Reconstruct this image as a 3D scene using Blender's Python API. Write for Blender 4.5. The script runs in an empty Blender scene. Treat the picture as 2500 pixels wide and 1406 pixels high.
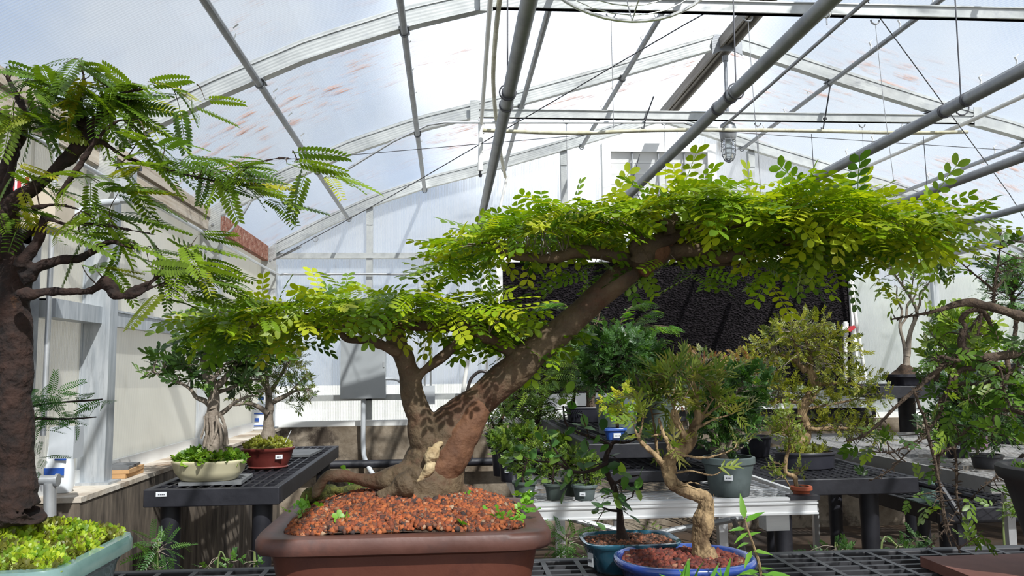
import bpy, math, random
import numpy as np
from mathutils import Vector, Matrix

random.seed(7)
rng = np.random.default_rng(7)
S = bpy.context.scene
COL = S.collection
PI = math.pi

# ------------------------------------------------------------------ camera
FPX, YAW, PITCH, ROLL = 2018.68, .078, .0979, -.0112
_f = np.array([math.sin(YAW)*math.cos(PITCH), math.cos(YAW)*math.cos(PITCH), math.sin(PITCH)])
_r0 = np.array([math.cos(YAW), -math.sin(YAW), 0.0])
_u0 = np.cross(_r0, _f)
_r = math.cos(ROLL)*_r0 + math.sin(ROLL)*_u0
_u = -math.sin(ROLL)*_r0 + math.cos(ROLL)*_u0
CAM = np.array([0, 0, 1.25])
cd = bpy.data.cameras.new('camera')
cd.sensor_width = 36.0
cd.lens = FPX*36.0/2500.0
cd.clip_start = .02
cd.clip_end = 400
co = bpy.data.objects.new('camera', cd)
COL.objects.link(co)
co.matrix_world = Matrix(((_r[0], _u[0], -_f[0], CAM[0]), (_r[1], _u[1], -_f[1], CAM[1]), (_r[2], _u[2], -_f[2], CAM[2]), (0, 0, 0, 1)))
S.camera = co

# ------------------------------------------------------------------ light
S.view_settings.view_transform = 'Standard'
S.view_settings.look = 'None'
S.view_settings.gamma = 1.0
S.view_settings.use_curve_mapping = False
S.view_settings.exposure = 0.42
S.cycles.use_denoising = True
S.cycles.max_bounces = 10
S.cycles.transparent_max_bounces = 16
S.cycles.sample_clamp_indirect = 6

SUN_DIR = Vector((-.30, .62, -.72)).normalized()      # travel direction of the sunlight
sl = bpy.data.lights.new('sun', 'SUN')
sl.energy = 17
sl.angle = math.radians(.9)
sl.color = (1, .95, .86)
so = bpy.data.objects.new('sun', sl)
COL.objects.link(so)
so.rotation_euler = SUN_DIR.to_track_quat('-Z', 'Y').to_euler()

W = bpy.data.worlds.new('sky')
S.world = W
W.use_nodes = True
nt = W.node_tree
nt.nodes.clear()
def N(t, typ, **kw):
    n = t.nodes.new(typ)
    for k, v in kw.items():
        if k.startswith('i_'):
            n.inputs[int(k[2:]) if k[2:].isdigit() else k[2:].replace('_', ' ')].default_value = v
        else:
            setattr(n, k, v)
    return n
def ramp(t, fac, stops, interp='LINEAR'):
    n = t.nodes.new('ShaderNodeValToRGB')
    n.color_ramp.interpolation = interp
    e = n.color_ramp.elements
    while len(e) > 1: e.remove(e[-1])
    e[0].position, e[0].color = stops[0][0], (*stops[0][1], 1) if len(stops[0][1]) == 3 else stops[0][1]
    for p, c in stops[1:]:
        x = e.new(p); x.color = (*c, 1) if len(c) == 3 else c
    if fac is not None: t.links.new(fac, n.inputs[0])
    return n
tc = N(nt, 'ShaderNodeTexCoord')
sep = N(nt, 'ShaderNodeSeparateXYZ'); nt.links.new(tc.outputs['Generated'], sep.inputs[0])
sky = ramp(nt, sep.outputs[2], [(0, (.62, .74, .88)), (.25, (.36, .55, .88)), (.6, (.22, .40, .78))])
nz = N(nt, 'ShaderNodeTexNoise', i_Scale=2.3, i_Detail=6.0, i_Roughness=.6)
nt.links.new(tc.outputs['Generated'], nz.inputs['Vector'])
cl = ramp(nt, nz.outputs[0], [(.40, (0, 0, 0)), (.58, (1, 1, 1))])
mx = N(nt, 'ShaderNodeMix', data_type='RGBA')
nt.links.new(cl.outputs[0], mx.inputs[0]); nt.links.new(sky.outputs[0], mx.inputs[6]); mx.inputs[7].default_value = (.93, .94, .96, 1)
# glow added to the sky behind the middle roof panels to whiten them
vd = N(nt, 'ShaderNodeVectorMath', operation='DOT_PRODUCT')
nt.links.new(tc.outputs['Generated'], vd.inputs[0])
vd.inputs[1].default_value = Vector((.145, .91, .385)).normalized()
glow = ramp(nt, vd.outputs['Value'], [(.968, (0, 0, 0)), (.993, (1, 1, 1))], 'EASE')
mx2 = N(nt, 'ShaderNodeMix', data_type='RGBA')
nt.links.new(glow.outputs[0], mx2.inputs[0]); nt.links.new(mx.outputs[2], mx2.inputs[6]); mx2.inputs[7].default_value = (3.6, 3.6, 3.6, 1)
bg = N(nt, 'ShaderNodeBackground', i_Strength=.72)
nt.links.new(mx2.outputs[2], bg.inputs[0])
wo = N(nt, 'ShaderNodeOutputWorld'); nt.links.new(bg.outputs[0], wo.inputs[0])

# ------------------------------------------------------------------ pixel <-> place
def ray(x, y): return _f + _r*(x-1250)/FPX - _u*(y-703)/FPX
def at(x, y, Y): d = ray(x, y); return CAM + d*Y/d[1]
def atz(x, y, z): d = ray(x, y); return CAM + d*(z-1.25)/d[2]
def px2m(p, Y): return p/FPX*Y

# ------------------------------------------------------------------ materials
MATS = {}
def new_mat(name):
    m = bpy.data.materials.new(name); m.use_nodes = True
    t = m.node_tree; t.nodes.clear()
    o = N(t, 'ShaderNodeOutputMaterial')
    MATS[name] = m
    return m, t, o
def pmat(name, c1, c2=None, rough=.6, metal=0.0, scale=8.0, stretch=(1, 1, 1), bump=0.0, bscale=None, lo=.35, hi=.65, c3=None, s3=3.0, t3=(.55, .7), spec=.5, coat=0):
    m, t, o = new_mat(name)
    b = N(t, 'ShaderNodeBsdfPrincipled'); b.inputs['Roughness'].default_value = rough; b.inputs['Metallic'].default_value = metal
    b.inputs['Specular IOR Level'].default_value = spec
    b.inputs['Coat Weight'].default_value = coat
    t.links.new(b.outputs[0], o.inputs[0])
    if c2 is None:
        b.inputs['Base Color'].default_value = (*c1, 1)
    tcn = N(t, 'ShaderNodeTexCoord'); mp = N(t, 'ShaderNodeMapping'); mp.inputs['Scale'].default_value = stretch
    t.links.new(tcn.outputs['Object'], mp.inputs[0])
    if c2 is not None:
        n = N(t, 'ShaderNodeTexNoise', i_Scale=scale, i_Detail=8.0, i_Roughness=.65); t.links.new(mp.outputs[0], n.inputs['Vector'])
        r = ramp(t, n.outputs[0], [(lo, c1), (hi, c2)])
        last = r.outputs[0]
        if c3 is not None:
            n3 = N(t, 'ShaderNodeTexNoise', i_Scale=s3, i_Detail=7.0, i_Roughness=.7); t.links.new(mp.outputs[0], n3.inputs['Vector'])
            r3 = ramp(t, n3.outputs[0], [(t3[0], (0, 0, 0)), (t3[1], (1, 1, 1))])
            x = N(t, 'ShaderNodeMix', data_type='RGBA'); t.links.new(r3.outputs[0], x.inputs[0]); t.links.new(last, x.inputs[6]); x.inputs[7].default_value = (*c3, 1)
            last = x.outputs[2]
        t.links.new(last, b.inputs['Base Color'])
    if bump:
        n2 = N(t, 'ShaderNodeTexNoise', i_Scale=bscale or scale*3, i_Detail=6.0); t.links.new(mp.outputs[0], n2.inputs['Vector'])
        bp = N(t, 'ShaderNodeBump', i_Strength=bump, i_Distance=.01); t.links.new(n2.outputs[0], bp.inputs['Height']); t.links.new(bp.outputs[0], b.inputs['Normal'])
    return m
def leafmat(name, trans=.35, rough=.42):
    m, t, o = new_mat(name)
    a = N(t, 'ShaderNodeAttribute', attribute_name='Col')
    b = N(t, 'ShaderNodeBsdfPrincipled'); b.inputs['Roughness'].default_value = rough
    t.links.new(a.outputs['Color'], b.inputs['Base Color'])
    tr = N(t, 'ShaderNodeBsdfTranslucent')
    g = N(t, 'ShaderNodeMix', data_type='RGBA', blend_type='MULTIPLY'); g.inputs[0].default_value = 1; t.links.new(a.outputs['Color'], g.inputs[6]); g.inputs[7].default_value = (1.5, 1.5, .6, 1)
    t.links.new(g.outputs[2], tr.inputs[0])
    ms = N(t, 'ShaderNodeMixShader'); ms.inputs[0].default_value = trans
    t.links.new(b.outputs[0], ms.inputs[1]); t.links.new(tr.outputs[0], ms.inputs[2]); t.links.new(ms.outputs[0], o.inputs[0])
    return m
def panelmat(name, axis, clear=.5, tint=(.93, .96, 1), white=(.86, .88, .90), ribs=55.0, stain=None, stain_axis=(1, 1, 1), sc=1.5, st=(.6, .75), algae=None):
    """twin-wall polycarbonate: fine ribs, partly see-through, partly diffusing"""
    m, t, o = new_mat(name)
    tcn = N(t, 'ShaderNodeTexCoord')
    sp = N(t, 'ShaderNodeSeparateXYZ'); t.links.new(tcn.outputs['Object'], sp.inputs[0])
    k = N(t, 'ShaderNodeMath', operation='MULTIPLY'); t.links.new(sp.outputs[axis], k.inputs[0]); k.inputs[1].default_value = ribs*2*PI
    s = N(t, 'ShaderNodeMath', operation='SINE'); t.links.new(k.outputs[0], s.inputs[0])
    fac = N(t, 'ShaderNodeMapRange'); t.links.new(s.outputs[0], fac.inputs[0])
    fac.inputs[1].default_value = -1; fac.inputs[2].default_value = 1; fac.inputs[3].default_value = clear+.09; fac.inputs[4].default_value = clear-.09
    n = N(t, 'ShaderNodeTexNoise', i_Scale=sc, i_Detail=8.0, i_Roughness=.7)
    mp = N(t, 'ShaderNodeMapping'); mp.inputs['Scale'].default_value = stain_axis
    t.links.new(tcn.outputs['Object'], mp.inputs[0]); t.links.new(mp.outputs[0], n.inputs['Vector'])
    wv = N(t, 'ShaderNodeTexNoise', i_Scale=.9, i_Detail=3.0); t.links.new(tcn.outputs['Object'], wv.inputs['Vector'])
    fv = N(t, 'ShaderNodeMath', operation='MULTIPLY_ADD'); t.links.new(wv.outputs[0], fv.inputs[0]); fv.inputs[1].default_value = .35; fv.inputs[2].default_value = -.175
    fs = N(t, 'ShaderNodeMath', operation='ADD', use_clamp=True); t.links.new(fac.outputs[0], fs.inputs[0]); t.links.new(fv.outputs[0], fs.inputs[1])
    tr = N(t, 'ShaderNodeBsdfTransparent'); tr.inputs[0].default_value = (*tint, 1)
    tl = N(t, 'ShaderNodeBsdfTranslucent'); df = N(t, 'ShaderNodeBsdfDiffuse')
    last = None
    rgb = N(t, 'ShaderNodeRGB'); rgb.outputs[0].default_value = (*white, 1); last = rgb.outputs[0]
    clearout = fs.outputs[0]
    if stain:
        r = ramp(t, n.outputs[0], [(st[0], (0, 0, 0)), (st[1], (1, 1, 1))])
        # stains gather in a band along one direction
        zone = N(t, 'ShaderNodeTexNoise', i_Scale=.7, i_Detail=2.0); t.links.new(tcn.outputs['Object'], zone.inputs['Vector'])
        zr = ramp(t, zone.outputs[0], [(.45, (0, 0, 0)), (.62, (1, 1, 1))])
        mu = N(t, 'ShaderNodeMath', operation='MULTIPLY'); t.links.new(r.outputs[0], mu.inputs[0]); t.links.new(zr.outputs[0], mu.inputs[1])
        x = N(t, 'ShaderNodeMix', data_type='RGBA'); t.links.new(mu.outputs[0], x.inputs[0]); t.links.new(last, x.inputs[6]); x.inputs[7].default_value = (*stain, 1)
        last = x.outputs[2]
        inv = N(t, 'ShaderNodeMath', operation='MULTIPLY_ADD', use_clamp=True); t.links.new(mu.outputs[0], inv.inputs[0]); inv.inputs[1].default_value = -.8; inv.inputs[2].default_value = 1
        m3 = N(t, 'ShaderNodeMath', operation='MULTIPLY'); t.links.new(clearout, m3.inputs[0]); t.links.new(inv.outputs[0], m3.inputs[1])
        clearout = m3.outputs[0]
    t.links.new(last, tl.inputs[0]); t.links.new(last, df.inputs[0])
    gl = N(t, 'ShaderNodeBsdfGlossy'); gl.inputs['Roughness'].default_value = .35; gl.inputs[0].default_value = (.9, .9, .9, 1)
    a = N(t, 'ShaderNodeMixShader'); a.inputs[0].default_value = .38; t.links.new(tl.outputs[0], a.inputs[1]); t.links.new(df.outputs[0], a.inputs[2])
    a2 = N(t, 'ShaderNodeMixShader'); a2.inputs[0].default_value = .06; t.links.new(a.outputs[0], a2.inputs[1]); t.links.new(gl.outputs[0], a2.inputs[2])
    ms = N(t, 'ShaderNodeMixShader'); t.links.new(clearout, ms.inputs[0]); t.links.new(a2.outputs[0], ms.inputs[1]); t.links.new(tr.outputs[0], ms.inputs[2])
    t.links.new(ms.outputs[0], o.inputs[0])
    return m

galv = pmat('galvanised steel', (.40, .41, .40), (.54, .55, .53), rough=.42, metal=.45, scale=9, stretch=(1, 1, 1), c3=(.40, .41, .42), s3=14)
galvd = pmat('weathered galvanised tube', (.24, .25, .27), (.36, .37, .38), rough=.45, metal=.55, scale=12, c3=(.19, .19, .19), s3=6)
alum = pmat('mill aluminium', (.66, .67, .68), (.80, .80, .80), rough=.38, metal=.35, scale=5, stretch=(.6, 8, 8))
alumd = pmat('dull aluminium', (.24, .235, .225), (.31, .30, .29), rough=.5, metal=.4, scale=6)
colm = pmat('galvanised column', (.36, .39, .42), (.56, .58, .60), rough=.45, metal=.4, scale=6, stretch=(6, 6, .6), c3=(.30, .32, .34), s3=9)
dirtycol = pmat('streaked column', (.42, .44, .46), (.56, .57, .58), rough=.5, metal=.3, scale=6, stretch=(6, 6, .6), c3=(.30, .24, .17), s3=12, t3=(.60, .72))
ridgem = pmat('weathered ridge steel', (.20, .18, .155), (.36, .33, .29), rough=.6, metal=.3, scale=5, stretch=(8, .5, 8), bump=.2)
zinc = pmat('conduit zinc', (.50, .51, .52), (.62, .63, .64), rough=.35, metal=.6, scale=10)
pvc = pmat('white pvc', (.78, .77, .73), (.86, .85, .82), rough=.4, scale=4)
pvcy = pmat('yellowed pvc', (.40, .37, .24), (.62, .60, .48), rough=.5, scale=7, c3=(.25, .21, .08), s3=9)
whitep = pmat('white painted metal', (.82, .82, .80), (.88, .88, .86), rough=.45, scale=4, c3=(.6, .55, .48), s3=5, t3=(.62, .8))
wire = pmat('dark wire', (.10, .10, .11), rough=.5, metal=.6)
wirel = pmat('grey wire', (.42, .42, .42), rough=.5, metal=.5)
blackpl = pmat('black bench plastic', (.008, .008, .012), (.02, .02, .026), rough=.5, scale=8, c3=(.04, .04, .046), s3=6, t3=(.6, .8), bump=.15)
greypl = pmat('grey bench plastic', (.030, .030, .034), (.05, .05, .055), rough=.45, scale=10)
blackpot = pmat('black nursery plastic', (.016, .016, .024), (.03, .03, .04), rough=.35, scale=6)
darkpot = pmat('matte black clay', (.018, .017, .02), (.032, .03, .034), rough=.6, scale=6, bump=.1)
greenpot = pmat('grey green plastic', (.075, .10, .10), (.13, .16, .16), rough=.5, scale=4, c3=(.06, .08, .075), s3=3)
dgreenpot = pmat('dark green plastic', (.05, .07, .06), (.08, .10, .09), rough=.5, scale=4)
brownpot = pmat('unglazed brown clay', (.085, .024, .014), (.12, .036, .02), rough=.55, scale=3, c3=(.07, .02, .013), s3=4, bump=.08, bscale=60)
brownrim = pmat('worn brown clay rim', (.085, .033, .023), (.125, .052, .038), rough=.5, scale=8, c3=(.06, .034, .03), s3=6, bump=.08, bscale=60)
redpot = pmat('dark red clay', (.12, .022, .018), (.17, .035, .028), rough=.4, scale=6)
terra = pmat('terracotta', (.30, .065, .025), (.38, .09, .04), rough=.6, scale=8)
creampot = pmat('cream glaze', (.60, .54, .34), (.68, .62, .42), rough=.35, scale=4, coat=.2)
celadon = pmat('celadon glaze', (.12, .22, .205), (.24, .37, .34), rough=.2, scale=5, c3=(.07, .13, .13), s3=5, t3=(.5, .75), coat=.6)
blueglz = pmat('cobalt glaze', (.018, .045, .22), (.04, .09, .36), rough=.15, scale=7, c3=(.10, .16, .42), s3=9, t3=(.6, .75), coat=.8)
tealglz = pmat('teal blue glaze', (.012, .05, .085), (.035, .13, .19), rough=.15, scale=9, c3=(.006, .015, .04), s3=6, coat=.8)
cobalt2 = pmat('bright blue glaze', (.02, .07, .33), (.05, .13, .45), rough=.2, scale=9, coat=.6)
concrete = pmat('stained concrete', (.12, .09, .06), (.30, .25, .19), rough=.9, scale=2.4, lo=.38, hi=.6, c3=(.055, .04, .028), s3=3.2, t3=(.52, .62), bump=.6, bscale=25)
ledgem = pmat('ledge concrete', (.40, .33, .25), (.62, .57, .50), rough=.9, scale=3, c3=(.22, .14, .08), s3=2.5, t3=(.5, .66), bump=.4, bscale=30)
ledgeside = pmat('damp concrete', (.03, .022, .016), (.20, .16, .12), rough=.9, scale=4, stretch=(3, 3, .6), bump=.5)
dirt = pmat('damp dirt floor', (.018, .011, .007), (.065, .036, .017), rough=.95, scale=1.6, c3=(.018, .014, .010), s3=3, bump=.8, bscale=14)
soilm = pmat('dark soil', (.028, .018, .012), (.085, .05, .03), rough=.95, scale=60, bump=.8, bscale=150)
mossm = pmat('moss', (.04, .045, .010), (.13, .13, .02), rough=.95, scale=35, bump=1, bscale=120)
bark_main = pmat('smooth rain tree bark', (.05, .032, .017), (.145, .098, .052), rough=.8, scale=9, lo=.36, hi=.66, c3=(.085, .034, .016), s3=6, t3=(.50, .64), bump=.8, bscale=60)
bark_red = pmat('peeled red wood', (.075, .030, .013), (.17, .075, .034), rough=.8, scale=14, bump=.8)
bark_dark = pmat('dark flaky bark', (.010, .006, .005), (.038, .017, .011), rough=.9, scale=30, bump=1, bscale=60, c3=(.10, .045, .02), s3=16, t3=(.62, .7))
bark_gray = pmat('grey fig bark', (.16, .125, .095), (.30, .25, .20), rough=.85, scale=25, bump=.5)
bark_tan = pmat('tan bark', (.10, .06, .028), (.42, .29, .15), rough=.85, scale=30, stretch=(1, 1, .4), lo=.38, hi=.62, bump=1, bscale=90, c3=(.09, .05, .025), s3=18)
bark_br = pmat('rough brown bark', (.045, .03, .022), (.13, .09, .06), rough=.95, scale=40, bump=1, bscale=80)
scar = pmat('pale exposed wood', (.26, .17, .08), (.46, .36, .21), rough=.8, scale=18, bump=.4)
tagw = pmat('white label paper', (.72, .74, .76), rough=.6)
tagk = pmat('label print', (.08, .08, .1), rough=.6)
greyp = pmat('grey enamel', (.34, .36, .37), (.38, .40, .41), rough=.45, scale=3)
greybox = pmat('grey pvc box', (.42, .44, .46), (.50, .52, .54), rough=.5, scale=6)
doorm = pmat('pale blue door skin', (.40, .45, .50), (.46, .51, .55), rough=.5, scale=2)
redm = pmat('red plastic', (.45, .03, .04), rough=.4)
bluem = pmat('blue print', (.02, .08, .35), rough=.4)
jugm = pmat('white jug plastic', (.74, .77, .80), rough=.35)
hose = pmat('brown black hose', (.03, .022, .02), rough=.4)
rustm = pmat('rusted gutter', (.20, .055, .03), (.42, .20, .13), rough=.95, scale=30, c3=(.5, .45, .4), s3=30, bump=.8)
woodm = pmat('weathered timber board', (.42, .34, .25), (.60, .54, .46), rough=.9, scale=6, stretch=(8, .4, 8), c3=(.16, .11, .08), s3=8)
slatem = pmat('grey slate tile', (.10, .105, .11), (.16, .165, .17), rough=.7, scale=10, bump=.2)
brickm = pmat('tan brick', (.45, .25, .10), (.55, .33, .16), rough=.9, scale=12)
brownt = pmat('brown tile', (.14, .05, .035), (.19, .075, .055), rough=.7, scale=10)
flatg = pmat('green folder card', (.09, .15, .13), (.12, .18, .16), rough=.5, scale=5)
purplem = pmat('faded purple plastic', (.20, .12, .18), (.26, .16, .23), rough=.6, scale=5)
fanm = pmat('fan guard steel', (.50, .50, .49), (.60, .60, .58), rough=.35, metal=.5, scale=20)
LEAF = leafmat('leaf')
GRAN = leafmat('granule', trans=0.0, rough=.9)
outg = pmat('outside gravel', (.36, .35, .30), (.46, .45, .40), rough=.95, scale=.8)
outh = pmat('outside hedge', (.055, .07, .05), (.11, .125, .09), rough=1, scale=2)

PANEL_END = panelmat('polycarbonate gable', 0, clear=.56, ribs=70, stain=(.30, .25, .19), stain_axis=(3, 1, .5), sc=2.5, st=(.60, .75), white=(.62, .63, .64))
PANEL_ROOF = panelmat('polycarbonate roof', 1, clear=.50, ribs=60, stain=(.38, .19, .11), stain_axis=(1.2, 7, 3), sc=3.0, st=(.54, .66), white=(.30, .33, .37))
PANEL_SIDE = panelmat('polycarbonate side wall', 1, clear=.22, ribs=70, stain=(.46, .42, .32), stain_axis=(1, 3, .6), sc=3, st=(.55, .7), white=(.78, .76, .68))

def glassm(name, milk=.3):
    m, t, o = new_mat(name)
    g = N(t, 'ShaderNodeBsdfGlossy'); g.inputs['Roughness'].default_value = .05
    tr = N(t, 'ShaderNodeBsdfTransparent'); tr.inputs[0].default_value = (.9, .93, .93, 1)
    d = N(t, 'ShaderNodeBsdfTranslucent'); d.inputs[0].default_value = (.85, .87, .87, 1)
    a = N(t, 'ShaderNodeMixShader'); a.inputs[0].default_value = milk; t.links.new(tr.outputs[0], a.inputs[1]); t.links.new(d.outputs[0], a.inputs[2])
    f = N(t, 'ShaderNodeFresnel'); b = N(t, 'ShaderNodeMixShader'); t.links.new(f.outputs[0], b.inputs[0]); t.links.new(a.outputs[0], b.inputs[1]); t.links.new(g.outputs[0], b.inputs[2])
    t.links.new(b.outputs[0], o.inputs[0]); return m
GLASS = glassm('jar glass', .25)
GLOBE = glassm('frosted globe', .85)

def padmat():
    m, t, o = new_mat('cooling pad cellulose')
    b = N(t, 'ShaderNodeBsdfPrincipled'); b.inputs['Roughness'].default_value = .9
    tcn = N(t, 'ShaderNodeTexCoord')
    v = N(t, 'ShaderNodeTexVoronoi', i_Scale=48.0); mp = N(t, 'ShaderNodeMapping'); mp.inputs['Scale'].default_value = (1, 1, 1.5)
    t.links.new(tcn.outputs['Object'], mp.inputs[0]); t.links.new(mp.outputs[0], v.inputs['Vector'])
    n = N(t, 'ShaderNodeTexNoise', i_Scale=140.0, i_Detail=3.0); t.links.new(tcn.outputs['Object'], n.inputs['Vector'])
    r1 = ramp(t, v.outputs['Distance'], [(0, (.0015, .001, .0015)), (.55, (.0055, .004, .005)), (.8, (.018, .014, .017))])
    r2 = ramp(t, n.outputs[0], [(.60, (0, 0, 0)), (.72, (1, 1, 1))])
    x = N(t, 'ShaderNodeMix', data_type='RGBA'); t.links.new(r2.outputs[0], x.inputs[0]); t.links.new(r1.outputs[0], x.inputs[6]); x.inputs[7].default_value = (.05, .042, .045, 1)
    b.inputs['Specular IOR Level'].default_value = .15
    t.links.new(x.outputs[2], b.inputs['Base Color'])
    bp = N(t, 'ShaderNodeBump', i_Strength=1.0, i_Distance=.02); t.links.new(v.outputs['Distance'], bp.inputs['Height']); t.links.new(bp.outputs[0], b.inputs['Normal'])
    t.links.new(b.outputs[0], o.inputs[0]); return m
PADM = padmat()

# ------------------------------------------------------------------ mesh builder
ORG = {}
class MB:
    def __init__(s): s.V = []; s.F = []; s.n = 0
    def add(s, V, F):
        V = np.asarray(V, float)
        s.V.append(V); s.F += [tuple(int(i)+s.n for i in f) for f in F]; s.n += len(V); return s
    def box(s, a, b, rot=None, piv=None):
        """axis box between corners a and b"""
        x0, y0, z0 = a; x1, y1, z1 = b
        V = np.array([(x0, y0, z0), (x1, y0, z0), (x1, y1, z0), (x0, y1, z0), (x0, y0, z1), (x1, y0, z1), (x1, y1, z1), (x0, y1, z1)], float)
        if rot is not None:
            c = np.array(piv if piv is not None else (V[0]+V[6])/2); R = np.array(Matrix(rot)) if not isinstance(rot, (int, float)) else np.array(Matrix.Rotation(rot, 3, 'Z'))
            V = (V-c) @ R.T + c
        return s.add(V, [(0, 3, 2, 1), (4, 5, 6, 7), (0, 1, 5, 4), (1, 2, 6, 5), (2, 3, 7, 6), (3, 0, 4, 7)])
    def beam(s, p, q, w, h, up=(0, 0, 1)):
        """rectangular bar from p to q; w sideways, h along up"""
        p = np.array(p, float); q = np.array(q, float); d = q-p; d /= np.linalg.norm(d)
        up = np.array(up, float); sd = np.cross(d, up); sd /= np.linalg.norm(sd); u = np.cross(sd, d)
        V = [e+sd*w/2*i+u*h/2*j for e in (p, q) for i, j in ((-1, -1), (1, -1), (1, 1), (-1, 1))]
        return s.add(V, [(3, 2, 1, 0), (4, 5, 6, 7), (0, 1, 5, 4), (1, 2, 6, 5), (2, 3, 7, 6), (3, 0, 4, 7)])
    def tube(s, P, r, n=10, cap=True):
        P = np.asarray(P, float); m = len(P); r = np.broadcast_to(np.asarray(r, float), (m,))
        T = np.gradient(P, axis=0); T /= (np.linalg.norm(T, axis=1)[:, None]+1e-12)
        a = np.array((0, 0, 1.)) if abs(T[0][2]) < .9 else np.array((1., 0, 0))
        U = np.zeros_like(P); u = np.cross(T[0], a); u /= np.linalg.norm(u)
        for i in range(m):
            u = u-T[i]*np.dot(u, T[i]); u /= np.linalg.norm(u)+1e-12; U[i] = u
        Wv = np.cross(T, U); th = np.arange(n)*2*PI/n
        V = (P[:, None, :]+r[:, None, None]*(np.cos(th)[None, :, None]*U[:, None, :]+np.sin(th)[None, :, None]*Wv[:, None, :])).reshape(-1, 3)
        F = [(i*n+j, i*n+(j+1) % n, (i+1)*n+(j+1) % n, (i+1)*n+j) for i in range(m-1) for j in range(n)]
        if cap: F += [tuple(range(n-1, -1, -1)), tuple((m-1)*n+j for j in range(n))]
        return s.add(V, F)
    def loft(s, rings, c, n=32, e=2.0, cap0=True, cap1=False, rot=0):
        """rings (hx, hy, z[, exponent]) stacked round c"""
        V = []; th = np.arange(n)*2*PI/n
        for R in rings:
            ex = R[3] if len(R) > 3 else e
            x = R[0]*np.sign(np.cos(th))*np.abs(np.cos(th))**(2/ex); y = R[1]*np.sign(np.sin(th))*np.abs(np.sin(th))**(2/ex)
            X = x*math.cos(rot)-y*math.sin(rot); Y = x*math.sin(rot)+y*math.cos(rot)
            V.append(np.stack([X+c[0], Y+c[1], np.full(n, R[2]+c[2])], 1))
        m = len(rings); F = [(i*n+j, i*n+(j+1) % n, (i+1)*n+(j+1) % n, (i+1)*n+j) for i in range(m-1) for j in range(n)]
        if cap0: F.append(tuple(range(n-1, -1, -1)))
        if cap1: F.append(tuple((m-1)*n+j for j in range(n)))
        return s.add(np.concatenate(V), F)
    def torus(s, c, R, r, axis='Z', n=24, k=6, a0=0, a1=2*PI):
        full = abs(a1-a0-2*PI) < 1e-6
        th = np.linspace(a0, a1, n+1); z = np.zeros_like(th)
        A = {'Z': (np.cos(th), np.sin(th), z), 'Y': (np.cos(th), z, np.sin(th)), 'X': (z, np.cos(th), np.sin(th))}[axis]
        return s.tube(np.array(c)+R*np.stack(A, 1), r, k, cap=not full)
    def build(s, name, mat, parent=None, smooth=40, kind=None, label=None, cols=None):
        V = np.concatenate(s.V); o = ORG.get(parent.name, np.zeros(3)) if parent else np.zeros(3)
        me = bpy.data.meshes.new(name); me.from_pydata((V-o).tolist(), [], s.F); me.update()
        me.materials.append(mat)
        if smooth:
            me.polygons.foreach_set('use_smooth', [True]*len(me.polygons))
            me.set_sharp_from_angle(angle=math.radians(smooth))
        ob = bpy.data.objects.new(name, me); COL.objects.link(ob)
        if parent: ob.parent = parent
        ORG[ob.name] = o
        if kind: ob['kind'] = kind
        if label: ob['label'] = label
        return ob
def thing(name, label, cat, loc, group=None):
    o = bpy.data.objects.new(name, None); COL.objects.link(o); o.empty_display_size = .05
    o.location = tuple(loc); ORG[o.name] = np.array(loc, float)
    o['label'] = label; o['category'] = cat
    if group: o['group'] = group
    return o
def tag(o, label, cat, group=None, kind=None):
    o['label'] = label; o['category'] = cat
    if group: o['group'] = group
    if kind: o['kind'] = kind
    return o
def struct(mb, name, mat, label=None, cat=None, group=None, smooth=30):
    o = mb.build(name, mat, smooth=smooth, kind='structure')
    if label: o['label'] = label
    if cat: o['category'] = cat
    if group: o['group'] = group
    return o
def cr(P, k=8):
    """Catmull-Rom through points (any columns)"""
    P = np.asarray(P, float)
    if len(P) < 3: return np.array([P[0]+(P[-1]-P[0])*t for t in np.linspace(0, 1, k)])
    Q = np.vstack([2*P[0]-P[1], P, 2*P[-1]-P[-2]]); out = []
    for i in range(1, len(Q)-2):
        a, b, c, d = Q[i-1], Q[i], Q[i+1], Q[i+2]
        for t in np.linspace(0, 1, k, endpoint=False):
            out.append(.5*((2*b)+(c-a)*t+(2*a-5*b+4*c-d)*t*t+(3*b-a-3*c+d)*t**3))
    out.append(P[-1]); return np.array(out)

def fuse(o, voxel, it=6, noise=.0, nscale=.02):
    m = o.modifiers.new('remesh', 'REMESH'); m.mode = 'VOXEL'; m.voxel_size = voxel; m.use_smooth_shade = True
    m = o.modifiers.new('smooth', 'SMOOTH'); m.iterations = it; m.factor = .5
    if noise:
        tx = bpy.data.textures.new('lumps', 'CLOUDS'); tx.noise_scale = nscale; tx.noise_depth = 3
        d_ = o.modifiers.new('lumps', 'DISPLACE'); d_.texture = tx; d_.strength = noise; d_.mid_level = .5
    return o
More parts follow.
